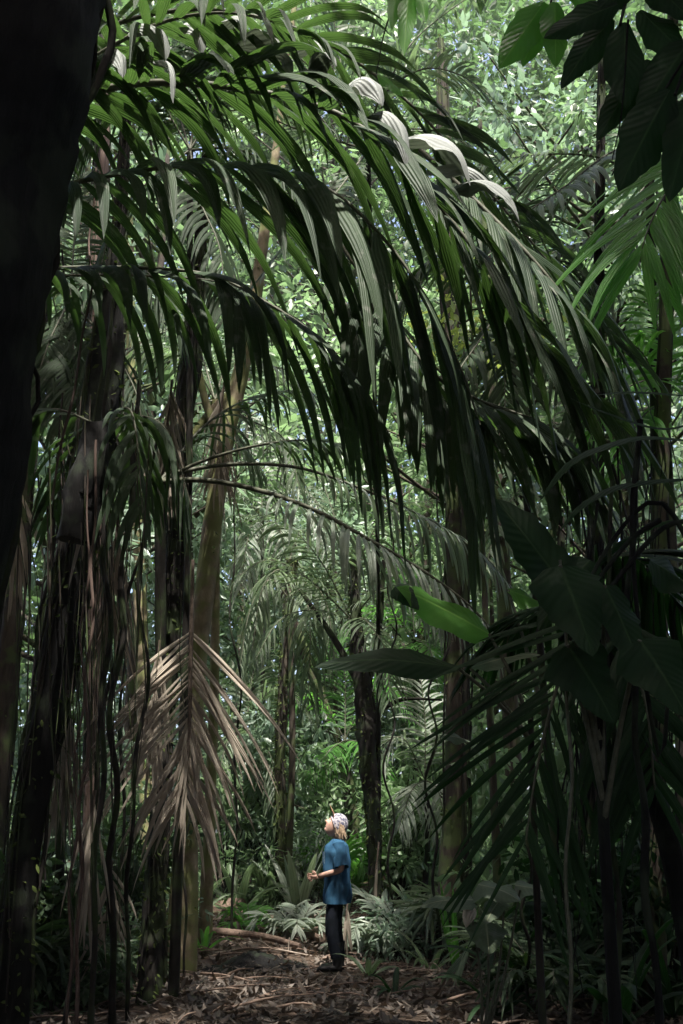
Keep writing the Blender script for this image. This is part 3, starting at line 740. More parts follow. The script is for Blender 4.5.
# hands: palm and five curled fingers, closing towards each other in front of the belly
def hand(wr, fwd, side, s):
    wr = np.array(wr); f = nrm(fwd); sd_ = nrm(side); n_ = np.cross(f, sd_)
    pv = [wr, wr + f * .035, wr + f * .075]
    V, Fs = skin_arrays(pv, [(0, 1), (1, 2)], [.024, (.030, .018), (.032, .016)], 2); addany(bm_, V + PX, Fs)
    for k, (o_, L_) in enumerate(((.028, .066), (.010, .075), (-.009, .070), (-.027, .055))):
        b_ = wr + f * .062 + sd_ * o_
        p1_ = b_ + f * L_ * .42; p2_ = p1_ + nrm(f * .5 + n_ * -.85 * s) * L_ * .36; p3_ = p2_ + nrm(f * -.3 + n_ * -.9 * s) * L_ * .3
        V, Fs = skin_arrays([b_, p1_, p2_, p3_], [(0, 1), (1, 2), (2, 3)], [.010, .0095, .0085, .007], 1); addany(bm_, V + PX, Fs)
    b_ = wr + f * .022 + sd_ * .024; p1_ = b_ + nrm(f * .6 + sd_ * .9) * .032; p2_ = p1_ + nrm(f * .9 + sd_ * .1 - n_ * .5 * s) * .03
    V, Fs = skin_arrays([b_, p1_, p2_], [(0, 1), (1, 2)], [.013, .011, .009], 1); addany(bm_, V + PX, Fs)
hand(J['lw'], (-.95, .28, -.05), (0.05, .2, 1), 1)
hand(J['rw'], (-.95, -.25, -.12), (0.05, -.2, 1), -1)
body = bm_.build('body', M['skin'], person)

def loft(rings, name, mat, parent, n=40, folds=.0, seed=1, closed_top=False):
    """rings: (center, half depth x, half width y)"""
    mb = MB(); V = []
    rs_ = np.random.default_rng(seed); ph = rs_.uniform(0, 6.28, 6)
    R_ = np.array([list(c) + [a, b] for c, a, b in rings]); m = 26
    tt = np.linspace(0, len(rings) - 1, m)
    Q = np.stack([np.interp(tt, range(len(rings)), R_[:, i]) for i in range(5)], 1)
    for j, q in enumerate(Q):
        for i in range(n):
            a = i / n * 6.283
            w_ = 1 + folds * (math.sin(a * 5 + ph[0] + j * .22) * .5 + math.sin(a * 8 + ph[1] - j * .33) * .35 + math.sin(j * .9 + a * 2 + ph[2]) * .4) * (.3 + .7 * (1 - j / m))
            V.append(np.array([q[0] + math.cos(a) * q[3] * w_, q[1] + math.sin(a) * q[4] * w_, q[2]]) + PX)
    Fs = [(j * n + i, j * n + (i + 1) % n, (j + 1) * n + (i + 1) % n, (j + 1) * n + i) for j in range(m - 1) for i in range(n)]
    mb.add(V, Fs); return mb
# shirt
sb = loft([((.015, 0, .675), .150, .195), ((.02, 0, .78), .150, .20), ((.02, 0, .95), .146, .20), ((.015, 0, 1.10), .146, .20), ((.015, 0, 1.20), .142, .20), ((.02, 0, 1.275), .12, .175), ((.03, 0, 1.315), .085, .12), ((.03, 0, 1.34), .062, .075)], 's', None, None, 44, .13, 3)
def sleeve(mb, a, b, r0, r1, s):
    P = catmull([np.array(a), (np.array(a) + b) / 2, np.array(b)], 9); V = []
    ax = nrm(P[-1] - P[0]); u_ = nrm(np.cross(ax, [0, 1, 0])); w2 = np.cross(ax, u_)
    for j, p in enumerate(P):
        r_ = r0 + (r1 - r0) * j / 8
        for i in range(20):
            an = i / 20 * 6.283; k = 1 + .08 * math.sin(an * 4 + j * .5 + s)
            V.append(p + u_ * math.cos(an) * r_ * k + w2 * math.sin(an) * r_ * k * .85 + PX)
    mb.add(V, [(j * 20 + i, j * 20 + (i + 1) % 20, (j + 1) * 20 + (i + 1) % 20, (j + 1) * 20 + i) for j in range(8) for i in range(20)])
sleeve(sb, (.03, -.125, 1.285), (.07, -.215, 1.045), .070, .082, 0)
sleeve(sb, (.03, .125, 1.285), (.06, .215, 1.045), .070, .082, 2)
shirt = sb.build('t_shirt', M['shirt'], person)
pr = MB()
V = []
for j in range(7):
    for i in range(6):
        y_ = -.12 + .14 * i / 5; z_ = 1.08 + .13 * j / 6
        V.append(np.array([.012 - .155 * math.sqrt(max(.05, 1 - (y_ / .2) ** 2)), y_, z_]) + PX)
pr.add(V, [(j * 6 + i, j * 6 + i + 1, (j + 1) * 6 + i + 1, (j + 1) * 6 + i) for j in range(6) for i in range(5)])
pr.build('chest_print', M['print'], shirt)
# trousers and boots
tb = MB()
for s, k in ((-1, 'l'), (1, 'r')):
    tube(tb, [np.array(J[k + 'h']) + [0.01, 0, .06] + PX, np.array(J[k + 'h']) + PX, np.array(J[k + 'k']) + PX, np.array(J[k + 'a']) + [0, 0, .05] + PX], (.078, .082, .074, .066), 18, wob=.05)
tb.build('trousers', M['trousers'], person)
for s, k in ((-1, 'l'), (1, 'r')):
    a_ = np.array(J[k + 'a']); 
    fb = MB(); tube(fb, [a_ + [0.005, 0, .20] + PX, a_ + [.005, 0, .05] + PX, a_ + [.0, 0, -.02] + PX, a_ + [-.01, 0, -.055] + PX], (.058, .052, .055, .045), 16)
    V = []
    for j in range(11):
        t = j / 10; x_ = a_[0] + .055 - .27 * t; w_ = .046 * (1 - (2 * t - 1) ** 6 * .55) * (1 - .12 * t); h_ = .09 - .035 * t
        for i in range(14):
            an = i / 14 * 6.283; z_ = max(0.004, .004 + h_ * (math.sin(an) * .5 + .5) * (1 - .5 * (t > .95)))
            V.append(np.array([x_, a_[1] + math.cos(an) * w_, z_]) + PX)
    fb.add(V, [(j * 14 + i, j * 14 + (i + 1) % 14, (j + 1) * 14 + (i + 1) % 14, (j + 1) * 14 + i) for j in range(10) for i in range(14)])
    fb.build('boot', M['boot'], person)
# cap: crown plus visor
cb = MB(); V = []
for j in range(15):
    th = j / 14 * R(100)
    for i in range(36):
        ph = i / 36 * 6.283
        a, b, c = math.sin(th) * math.cos(ph), math.sin(th) * math.sin(ph), math.cos(th)
        # tip the cap backwards on the head
        a2 = a * math.cos(R(28)) - c * math.sin(R(28)); c2 = a * math.sin(R(28)) + c * math.cos(R(28))
        V.append(head_pt(a2 * .108, b * .086, c2 * .128 + .004) + PX)
cb.add(V, [(j * 36 + i, j * 36 + (i + 1) % 36, (j + 1) * 36 + (i + 1) % 36, (j + 1) * 36 + i) for j in range(14) for i in range(36)])
cap = cb.build('cap', M['cap'], person)
vb = MB(); V = []
for lay in (0, 1):
    for j in range(6):
        for i in range(11):
            w_ = (i - 5) / 5 * .072; fo = .085 + .10 * j / 5 * math.sqrt(max(0, 1 - ((i - 5) / 5.4) ** 2)) - .022 * (abs(w_) / .072) ** 2
            V.append(head_pt(fo - .01, w_, .078 + .05 * j / 5 - .045 * (abs(w_) / .072) ** 2 - .004 * lay) + PX)
F_ = [(l * 66 + j * 11 + i, l * 66 + j * 11 + i + 1, l * 66 + (j + 1) * 11 + i + 1, l * 66 + (j + 1) * 11 + i) for l in (0, 1) for j in range(5) for i in range(10)]
vb.add(V, F_); vb.build('visor', M['visor'], cap)
# hair
hb = MB()
for k in range(150):
    s = random.choice((-1, -1, 1)); 
    a0_ = random.uniform(-.06, .035)
    st = head_pt(a0_, s * random.uniform(.066, .078), random.uniform(.0, .05)) 
    en = st + np.array([random.uniform(-.01, .05), -s * 0 + random.uniform(-.012, .012), -random.uniform(.09, .145)])
    tube(hb, [st + PX, (st + en) / 2 + [.0, 0, -.01] + PX, en + PX], (.008, .009, .003), 5, n=7)
for k in range(70):
    b0 = random.uniform(-.06, .06); st = head_pt(-.085, b0, random.uniform(-.05, .0)); en = st + np.array([random.uniform(-.03, .03), 0, -random.uniform(.08, .16)])
    tube(hb, [st + PX, (st + en) / 2 + PX, en + PX], (.009, .01, .003), 5, n=7)
hb.build('hair', M['hair'], person)
bb = MB(); V = []; bc = head_pt(-.105, 0, -.055)
for j in range(11):
    for i in range(18):
        th = j / 10 * math.pi; ph = i / 18 * 6.283
        k = 1 + .07 * math.sin(ph * 5 + j)
        V.append(bc + np.array([.042 * math.sin(th) * math.cos(ph), .045 * math.sin(th) * math.sin(ph), .042 * math.cos(th)]) * k + PX)
bb.add(V, [(j * 18 + i, j * 18 + (i + 1) % 18, (j + 1) * 18 + (i + 1) % 18, (j + 1) * 18 + i) for j in range(10) for i in range(18)])
bb.build('hair_bun', M['hairdark'], person)
for s in (-1, 1):
    eb = MB(); V = []; ec = head_pt(.074, s * .028, .006)
    for j in range(9):
        for i in range(12):
            th = j / 8 * math.pi; ph = i / 12 * 6.283
            V.append(ec + np.array([math.sin(th) * math.cos(ph), math.sin(th) * math.sin(ph), math.cos(th)]) * .0115 + PX)
    eb.add(V, [(j * 12 + i, j * 12 + (i + 1) % 12, (j + 1) * 12 + (i + 1) % 12, (j + 1) * 12 + i) for j in range(8) for i in range(12)])
    eb.build('eye', M['eyew'], person)
# ------------------------------------------------------------------ the great arching palm
C0 = at(-60, 265, 6.2)
base = np.array([C0[0] - .1, C0[1] + .1, 0.0]); base[2] = gh(base[0], base[1])
hp = empty('arching_palm', base)
tag(hp, 'great palm whose long dark fronds arch from the left edge across the whole upper picture', 'palm')
mb = MB(); tube(mb, [base, (base + C0) / 2 + [.05, 0, 0], C0], (.16, .12, .13), 14, wob=.06); mb.build('trunk', M['barkdark'], hp)

def pf(*pix): return [C0] + [at(*p) for p in pix]
# upper frond: broad leaflets falling to the lower right, pale curls standing above the midrib
NEAR, FAR = 1, -1
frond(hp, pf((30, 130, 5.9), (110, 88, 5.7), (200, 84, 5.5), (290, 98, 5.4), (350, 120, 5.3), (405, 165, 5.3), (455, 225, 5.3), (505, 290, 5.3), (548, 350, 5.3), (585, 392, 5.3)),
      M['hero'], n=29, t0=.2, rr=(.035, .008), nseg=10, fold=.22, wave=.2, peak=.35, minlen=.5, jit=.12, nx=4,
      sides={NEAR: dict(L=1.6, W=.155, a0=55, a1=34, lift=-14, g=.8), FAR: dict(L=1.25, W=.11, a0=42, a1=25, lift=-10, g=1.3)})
# second frond, lower
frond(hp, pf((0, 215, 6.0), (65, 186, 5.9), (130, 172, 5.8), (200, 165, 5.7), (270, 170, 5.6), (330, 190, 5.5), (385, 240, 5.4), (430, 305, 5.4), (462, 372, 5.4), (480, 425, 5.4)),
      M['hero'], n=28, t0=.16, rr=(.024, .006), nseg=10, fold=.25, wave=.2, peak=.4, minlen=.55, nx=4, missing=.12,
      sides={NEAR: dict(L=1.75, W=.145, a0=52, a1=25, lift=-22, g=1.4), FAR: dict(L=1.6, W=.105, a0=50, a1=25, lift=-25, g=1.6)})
# third frond
frond(hp, pf((0, 275, 6.2), (60, 268, 6.3), (140, 268, 6.3), (210, 275, 6.3), (262, 300, 6.2), (315, 335, 6.2), (362, 385, 6.2), (392, 440, 6.2)),
      M['hero'], n=30, t0=.18, rr=(.02, .005), nseg=9, fold=.25, wave=.2, peak=.4, minlen=.5, nx=4, missing=.25,
      sides={NEAR: dict(L=1.4, W=.09, a0=62, a1=28, lift=-20, g=1.8), FAR: dict(L=1.3, W=.085, a0=60, a1=25, lift=-25, g=1.8)})
# fourth: high frond behind, runs further right
frond(hp, pf((60, 60, 6.6), (180, 10, 6.8), (300, 30, 7.0), (400, 95, 7.1), (470, 170, 7.2), (530, 240, 7.2), (580, 300, 7.2), (620, 345, 7.2)),
      M['hero'], n=42, t0=.16, rr=(.03, .007), nseg=9, fold=.22, wave=.2, peak=.45, minlen=.5, nx=4,
      sides={NEAR: dict(L=1.35, W=.105, a0=58, a1=32, lift=-5, g=.8), FAR: dict(L=1.3, W=.105, a0=50, a1=25, lift=15, g=1.0)})
# fifth: short bare lower frond by the edge trunk
frond(hp, pf((10, 285, 6.4), (60, 276, 6.6), (150, 276, 6.8), (230, 285, 7.0), (300, 320, 7.1)),
      M['hero'], n=14, t0=.25, rr=(.016, .005), nseg=8, fold=.25, missing=.35,
      L=1.0, W=.07, a0=70, a1=35, lift=-30, g=2.0)
# sixth: upper left mass
frond(hp, pf((20, 120, 5.8), (90, 60, 5.4), (170, 20, 5.1), (250, 15, 4.9), (330, 45, 4.8)),
      M['hero'], n=32, t0=.2, rr=(.025, .006), nseg=9, fold=.25, wave=.2, nx=4, missing=.12,
      L=1.0, W=.08, a0=65, a1=35, lift=-10, g=1.5)
# right part: lower drooping tip with fan of leaflets
frond(hp, [at(330, 230, 6.4), at(380, 300, 6.2), at(430, 370, 6.1), at(490, 405, 6.0), at(545, 425, 6.0), at(595, 480, 6.0)],
      M['hero'], n=20, t0=.1, rr=(.018, .005), nseg=9, fold=.2, wave=.15, nx=4, minlen=.5,
      sides={NEAR: dict(L=1.1, W=.10, a0=55, a1=25, lift=-30, g=1.2), FAR: dict(L=1.2, W=.10, a0=55, a1=25, lift=-5, g=1.0)})
frond(hp, [at(420, 150, 5.9), at(480, 205, 5.8), at(535, 262, 5.7), at(580, 320, 5.7), at(612, 372, 5.7), at(628, 420, 5.7)],
      M['hero'], n=22, t0=.05, rr=(.02, .006), nseg=9, fold=.2, wave=.15, nx=4, minlen=.6,
      sides={NEAR: dict(L=1.2, W=.14, a0=58, a1=30, lift=-20, g=1.4), FAR: dict(L=.9, W=.10, a0=50, a1=25, lift=20, g=.8)})
frond(hp, [at(340, 300, 6.6), at(400, 350, 6.5), at(460, 392, 6.4), at(520, 415, 6.3), at(570, 450, 6.2)],
      M['hero'], n=28, t0=.05, rr=(.016, .005), nseg=9, fold=.2, wave=.15, nx=4, minlen=.6,
      sides={NEAR: dict(L=1.05, W=.11, a0=65, a1=35, lift=-40, g=1.8), FAR: dict(L=.9, W=.10, a0=55, a1=30, lift=0, g=1.0)})
# curled crest leaflets of the upper frond, pale colour stands in for sun highlights
curls = [(100, 60, 5.3, .42, .13, 95), (128, 34, 5.2, .40, .14, 60), (152, 62, 5.2, .5, .12, 10), (178, 28, 5.2, .36, .13, 40), (218, 30, 5.15, .46, .12, 70), (236, 46, 5.1, .55, .15, 75), (256, 52, 5.1, .50, .14, 110),
         (290, 52, 5.1, .42, .15, 30), (304, 80, 5.0, .42, .15, 100), (342, 92, 5.0, .52, .16, 55), (366, 118, 5.0, .50, .15, 60), (402, 140, 5.0, .50, .15, 58), (424, 172, 5.05, .48, .13, 55), (448, 190, 5.1, .45, .11, 45)]
for k, (px, py, d, L_, W_, an) in enumerate(curls):
    lm = MB()
    p = at(px, py, d)
    a = R(an * .5 + 5)
    # leaflet leaves the midrib upwards and to the right, then rolls over
    D0 = nrm([math.cos(a) + random.gauss(0, .2), -.55 + random.gauss(0, .25), math.sin(a) * .55 + random.gauss(0, .15)]); N0 = nrm([random.gauss(-.2, .25), random.gauss(-.35, .2), 1])
    blade(lm, p, D0, N0, L_ * random.uniform(.95, 1.5), W_ * random.uniform(.9, 1.45), random.uniform(1.0, 2.0), .4, 14, 'palm', 6, .3, gpow=.7, curl=random.uniform(.3, 1.5), twist=random.gauss(0, .8), rag=.06, r=random.uniform(.3, 1))
    o = lm.build('curled_leaflet', M['herogrey'], hp)
    o['label'] = 'curled leaflet coloured pale grey for a sun highlight'

# ------------------------------------------------------------------ palm with three long bare petioles (centre)
C1 = at(160, 482, 9.2)
b1 = at(154, 930, 10.1); b1[2] = gh(b1[0], b1[1])
p1 = empty('arching_palm', b1); tag(p1, 'palm sending three thin bare midribs to the right, with pale ribbon leaflets over the path', 'palm')
mb = MB(); tube(mb, [b1, (b1 + C1) / 2 + [.02, .1, 0], C1], (.05, .045, .05), 12, wob=.25); mb.build('trunk', M['barkdark'], p1)
def f1(*pix): return [C1] + [at(*p) for p in pix]
frond(p1, f1((200, 480, 9.0), (250, 488, 8.8), (310, 508, 8.5), (370, 540, 8.3), (425, 572, 8.2), (470, 606, 8.1), (500, 640, 8.1)), M['palmpale'], n=36, t0=.32, rr=(.03, .008), L=.78, W=.052, a0=70, a1=35, lift=-15, g=2.4, nseg=8, wave=.15, missing=.12, fold=.25)
frond(p1, f1((190, 470, 9.3), (240, 464, 9.5), (300, 468, 9.7), (360, 488, 9.8), (420, 515, 9.9), (475, 548, 10), (510, 585, 10)), M['palmpale'], n=34, t0=.42, rr=(.026, .006), L=.65, W=.05, a0=70, a1=35, lift=-10, g=2.2, nseg=8, wave=.15, missing=.12, fold=.25)
frond(p1, f1((200, 462, 9.2), (255, 446, 9.1), (310, 440, 9.0), (360, 448, 9.0)), M['hero'], n=14, t0=.55, rr=(.022, .006), L=.6, W=.05, a0=60, a1=30, lift=-10, g=1.8, nseg=8)
frond(p1, [C1, at(200, 430, 9.6), at(245, 400, 9.9), at(290, 390, 10.2)], M['hero'], n=18, t0=.2, L=.75, W=.045, a0=70, a1=35, lift=-5, g=1.6)
frond(p1, [C1, at(140, 430, 9.1), at(110, 400, 9.0), at(80, 390, 9.0), at(50, 410, 9)], M['hero'], n=18, t0=.2, L=.8, W=.06, a0=70, a1=35, lift=-5, g=1.8)

# dead brown frond hanging straight down
dh = at(191, 600, 8.8)
df = empty('dead_palm_frond', dh)
tag(df, 'large dead brown palm frond hanging point down left of the person', 'palm frond')
lm, rm = MB(), MB()
dpts = [at(193, 560, 8.9), at(191, 640, 8.8), at(190, 690, 8.7), at(189, 735, 8.7), at(187, 775, 8.7), at(184, 800, 8.7)]
P = catmull(dpts, 60); tube(rm, P, (.016, .022, .018, .006), 7, n=0)
for i in range(27):
    t = .33 + .66 * i / 26
    for s in (-1, 1):
        p = P[int(t * 59)]
        q = i / 26
        ln = (1.6 - .75 * q) * random.uniform(.8, 1.1) if s < 0 else (1.55 - .75 * q) * random.uniform(.75, 1.1)
        if i == 0: ln *= 1.0
        if random.random() < .10: continue
        a = R(random.gauss(49 - 15 * q, 4)) if s < 0 else R(random.gauss(45 - 15 * q, 6))
        D = nrm([s * math.sin(a), random.uniform(-.25, .12), -math.cos(a)])
        blade(lm, p, D, nrm([0, -1, random.uniform(-.3, .5)]), ln, random.uniform(.030, .056), random.uniform(.35, .9) * (1 if s < 0 else .8), .5, 9, 'palm', 2, .3, twist=random.gauss(0, 1.2))
for k in range(24):
    p = P[random.randrange(40, 60)]
    D = nrm([random.uniform(-.55, .35), random.uniform(-.3, .1), -1])
    blade(lm, p, D, [0, -1, 0], random.uniform(.35, .75), random.uniform(.025, .045), .4, .5, 7, 'palm', 2, .3, twist=random.gauss(0, .8))
ro = rm.build('midrib', M['rachisd'], df); lm.build('leaflets', M['dead'], df)

# more dead hanging leaves in left thicket
def deadhang(label, px, py, d, n, L_, sp):
    o = empty('dead_palm_frond', at(px, py, d)); lm, rm = MB(), MB()
    P = catmull([at(px, py, d), at(px - 4, py + 40, d), at(px - 8, py + 90, d)], 20); tube(rm, P, (.014, .005), 6, n=0)
    for k in range(n):
        p = P[random.randrange(2, 20)]
        D = nrm([random.choice((-1, 1)) * random.uniform(.05, sp), random.uniform(-.3, .3), -1])
        blade(lm, p, D, [0, -1, .1], L_ * random.uniform(.6, 1.1), random.uniform(.025, .045), .5, .5, 7, 'palm', 2, .3, twist=random.gauss(0, 1))
    rm.build('midrib', M['rachisd'], o); lm.build('leaflets', M['dead'], o)
    tag(o, label, 'palm frond')
deadhang('withered brown frond hanging close right of the leaning dark trunk', 68, 690, 8.9, 34, .75, .45)
deadhang('small withered frond hanging beside the hanging roots near the ground at left', 95, 790, 8.0, 22, .75, .35)
deadhang('withered frond hanging under the crown at far left beside the brown mottled trunk', 20, 470, 9.0, 26, .8, .6)
deadhang('pinkish dry frond sheath hanging high on the leaning dark trunk', 92, 440, 7.7, 14, .6, .3)
deadhang('dry frond leaning on the slim mossy trunk behind the person', 379, 842, 13.9, 16, .8, .12)
deadhang('tan dry frond standing behind the back of the person', 350, 880, 12.6, 10, .45, .25)

deadhang('tangle of grey withered leaflets hanging left of the bare midribs', 172, 380, 9.4, 40, .8, .5)
deadhang('withered tan leaflets hanging beside the pale tan trunk high up', 225, 375, 11.0, 36, .9, .5)
deadhang('withered frond hanging between the reddish trunk and the leaning dark trunk', 118, 520, 8.6, 34, .9, .4)
deadhang('grey dry frond remains hanging low on the dark rough trunk', 160, 640, 9.4, 30, .9, .3)
deadhang('dry frond slumped over the ground plants at the foot of the left thicket', 112, 860, 9.6, 20, .5, .9)
# crown of dark fronds on the leaning left trunk
C2 = at(98, 425, 7.6)
p2 = empty('dark_palm', C2 - [0, 0, .4]); tag(p2, 'shadowed crown of drooping fronds clinging to the leaning dark trunk at left', 'palm')
mb = MB(); tube(mb, [C2 - [.12, 0, 1.0], C2 - [0.05, 0, .5], C2], (.13, .16, .10), 12, wob=.2); mb.build('stem', M['barkblack'], p2)
for ang, ln, dr, up_ in ((170, 1.2, .5, .25), (10, .8, .7, .15), (80, 1.2, .4, .4), (-35, .6, .9, .1), (120, 1.3, .5, .2)):
    h = np.array([math.cos(R(ang)), math.sin(R(ang)), 0])
    frond(p2, [C2, C2 + h * ln * .35 + [0, 0, up_ * .7], C2 + h * ln * .7 + [0, 0, up_ * .6 - .1], C2 + h * ln + [0, 0, up_ * .2 - dr]],
          M['hero'], n=11, t0=.12, rr=(.012, .004), L=.8, W=.07, a0=60, a1=30, lift=-20, g=1.8, nseg=7, missing=.2)

# ------------------------------------------------------------------ upper right fronds
C3 = at(790, 90, 6.2)
b3 = np.array([C3[0], C3[1], gh(C3[0], C3[1])])
p3 = empty('backlit_palm', b3); tag(p3, 'palm at the right edge whose translucent green frond droops in from the upper right corner', 'palm')
mb = MB(); tube(mb, [b3, (b3 + C3) / 2, C3], (.10, .08, .08), 12, wob=.06); mb.build('trunk', M['barkdark'], p3)
frond(p3, [C3, at(735, 125, 5.9), at(692, 160, 5.7), at(662, 200, 5.6), at(646, 235, 5.5), at(640, 262, 5.5)], M['palmbright'], n=26, t0=.1, rr=(.018, .004), L=.98, W=.08, a0=62, a1=30, lift=-8, g=.7, nseg=8, wave=.12, fold=.2, minlen=.7, up=(-.2, -.75, .6))
frond(p3, [C3, at(740, 60, 6.2), at(690, 50, 6.1), at(640, 90, 6.1)], M['hero'], n=16, t0=.2, rr=(.014, .004), L=.6, W=.07, a0=60, a1=30, lift=-20, g=1.2, nseg=7)

# mid distance palm fronds at the top centre and right, medium green
def free_palm(label, crown, base, mat, fr, trad=(.09, .06), cat='palm', tmat='barkdark', name='understory_palm', **kw):
    b = at(*base); b[2] = gh(b[0], b[1]); c = at(*crown)
    o = empty(name, b); tag(o, label, cat)
    mb = MB(); tube(mb, [b, (b + c) / 2 + [.06, 0, 0], c], (trad[0], trad[1], trad[1]), 10, wob=.08); mb.build('trunk', M[tmat], o)
    for pix in fr: frond(o, [c] + [at(*p) for p in pix], M[mat], **kw)
    return o
free_palm('mid green palm behind the great fronds, its fronds fanning over the top centre', (368, 150, 10.9), (378, 905, 15.6), 'palm',
    [((380, 100, 10.3), (420, 70, 10), (460, 75, 9.8), (500, 105, 9.6)), ((400, 60, 10.6), (450, 10, 10.8), (520, -30, 11)), ((330, 90, 10.3), (290, 50, 10), (240, 20, 9.8), (180, 20, 9.6)),
     ((400, 130, 10), (450, 135, 9.7), (490, 165, 9.4)), ((340, 60, 10.8), (330, -20, 11)), ((300, 130, 10.4), (240, 110, 10.2), (170, 130, 10)), ((330, 200, 10), (290, 240, 9.8), (250, 290, 9.6))],
    n=26, t0=.12, rr=(.016, .005), L=.62, W=.05, a0=60, a1=35, lift=12, g=.7, nseg=6, trad=(.04, .03))
free_palm('mid green palm on the right whose fronds pass behind the tips of the great fronds', (650, 180, 10.0), (645, 930, 10.4), 'palm',
    [((600, 158, 9.8), (550, 154, 9.6), (500, 160, 9.4), (455, 178, 9.2)), ((610, 230, 9.8), (560, 250, 9.6), (510, 270, 9.4)), ((620, 260, 10), (590, 320, 10), (570, 400, 10)), ((640, 120, 10.4), (600, 60, 10.6)),
     ((680, 240, 9.8), (700, 330, 9.7)), ((620, 150, 9.2), (560, 190, 8.6), (500, 230, 8.2))],
    n=26, t0=.12, rr=(.018, .005), L=.75, W=.065, a0=62, a1=35, lift=-10, g=.8, nseg=6, trad=(.09, .05))
free_palm('feathery palm with light green arching fronds above and left of the person', (352, 620, 15.2), (379, 905, 15.4), 'palm',
    [((320, 560, 14.2), (280, 520, 13.8), (235, 515, 13.5)), ((310, 580, 14), (270, 560, 13.6), (240, 575, 13.3)), ((360, 560, 14.4), (390, 510, 14.2), (430, 500, 14)), ((340, 540, 15), (320, 480, 15.3), (290, 460, 15.5)),
     ((380, 590, 14.2), (420, 590, 13.8), (445, 640, 13.4)), ((315, 610, 14.2), (280, 620, 13.8), (255, 660, 13.5)), ((365, 620, 14), (385, 650, 13.6), (390, 700, 13.4))],
    n=26, t0=.1, rr=(.014, .004), L=.62, W=.04, a0=62, a1=35, lift=-5, g=1.1, nseg=6, trad=(.05, .035))
free_palm('drooping dark palm with hanging skirt above the brown trunk left of the person', (290, 600, 15.8), (287, 905, 16), 'palm',
    [((270, 580, 15.6), (250, 610, 15.4), (238, 680, 15.3)), ((300, 575, 15.5), (325, 600, 15.3), (335, 660, 15.2)), ((280, 570, 15), (262, 590, 14.6), (252, 650, 14.4)), ((290, 560, 16.4), (300, 530, 17)),
     ((300, 590, 15.2), (310, 620, 14.8), (308, 700, 14.6))],
    n=20, t0=.12, rr=(.014, .004), L=.9, W=.045, a0=55, a1=25, lift=-20, g=2.2, nseg=7, trad=(.06, .05), tmat='barkbrown')
free_palm('bushy palm with dark fine fronds in the upper middle left, behind the dark rough trunk', (215, 400, 12.2), (206, 905, 13.5), 'palm',
    [((190, 360, 12), (150, 345, 11.8), (110, 360, 11.6)), ((250, 370, 12), (285, 370, 11.8), (320, 400, 11.6)), ((230, 350, 12.4), (250, 300, 12.8)), ((250, 420, 11.8), (285, 440, 11.6), (300, 490, 11.4)), ((200, 350, 12.6), (180, 300, 13)),
     ((180, 410, 11.8), (150, 440, 11.5), (130, 490, 11.3)), ((240, 440, 12), (262, 470, 12))],
    n=24, t0=.12, rr=(.014, .004), L=.75, W=.04, a0=60, a1=30, lift=-10, g=1.6, nseg=6, trad=(.09, .06), tmat='barkpale')
free_palm('palm at far left behind the trunks with thin hanging fronds', (60, 330, 14), (52, 905, 14.4), 'palm',
    [((90, 300, 13.6), (130, 310, 13.2), (150, 360, 13)), ((30, 300, 14), (0, 320, 14)), ((70, 280, 14), (90, 230, 14)), ((95, 340, 13.4), (120, 390, 13.1), (125, 450, 13)), ((50, 270, 13.5), (60, 200, 13))],
    n=22, t0=.12, rr=(.014, .004), L=.85, W=.045, a0=58, a1=30, lift=-15, g=1.7, nseg=6)
free_palm('palm with pale arching fronds at right in the background beyond the sturdy trunk', (560, 470, 14.5), (556, 900, 14.8), 'palm',
    [((530, 420, 14.2), (490, 410, 13.8), (450, 440, 13.5)), ((600, 420, 14.2), (640, 430, 13.8), (670, 480, 13.5)), ((580, 400, 14.8), (610, 340, 15)), ((530, 480, 14), (500, 520, 13.5), (480, 590, 13.2)), ((590, 490, 14), (620, 530, 13.6), (630, 600, 13.4)), ((550, 400, 15), (530, 340, 15.2))],
    n=26, t0=.1, rr=(.014, .004), L=.8, W=.05, a0=60, a1=32, lift=-8, g=1.1, nseg=6)
free_palm('palm far behind the person with small bright fronds left of the sturdy trunk', (415, 640, 18.5), (412, 890, 18.6), 'palmbright',
    [((390, 610, 18.2), (360, 610, 18), (335, 640, 17.8)), ((440, 610, 18), (460, 640, 17.8)), ((410, 590, 18.6), (400, 550, 18.8)), ((430, 650, 17.8), (440, 700, 17.5)), ((395, 655, 17.8), (370, 690, 17.5))],
    n=22, t0=.1, rr=(.012, .004), L=.7, W=.045, a0=60, a1=32, lift=-5, g=1.0, nseg=6)

free_palm('low palm with bright layered fronds left of the brown draped trunk', (245, 760, 17), (243, 900, 17), 'palm',
    [((225, 710, 16.8), (200, 700, 16.6), (180, 730, 16.5)), ((262, 700, 16.8), (285, 690, 16.5), (310, 715, 16.3)), ((250, 690, 17.2), (262, 640, 17.4)), ((235, 730, 16.4), (222, 760, 16.1), (215, 810, 16)), ((260, 740, 16.4), (275, 770, 16.1), (280, 820, 16))],
    n=22, t0=.1, rr=(.012, .004), L=.7, W=.045, a0=60, a1=32, lift=-5, g=1.0, nseg=6, trad=(.05, .04))
free_palm('low palm with fronds spreading behind the slim mossy trunk', (345, 740, 18), (348, 895, 18), 'palmbright',
    [((320, 700, 17.8), (298, 700, 17.6), (280, 740, 17.5)), ((370, 690, 17.8), (395, 690, 17.5), (415, 720, 17.3)), ((345, 680, 18.2), (340, 640, 18.4)), ((330, 750, 17.4), (312, 775, 17.1)), ((365, 745, 17.4), (390, 775, 17.1))],
    n=22, t0=.1, rr=(.012, .004), L=.7, W=.045, a0=60, a1=32, lift=-5, g=1.0, nseg=6, trad=(.05, .04))
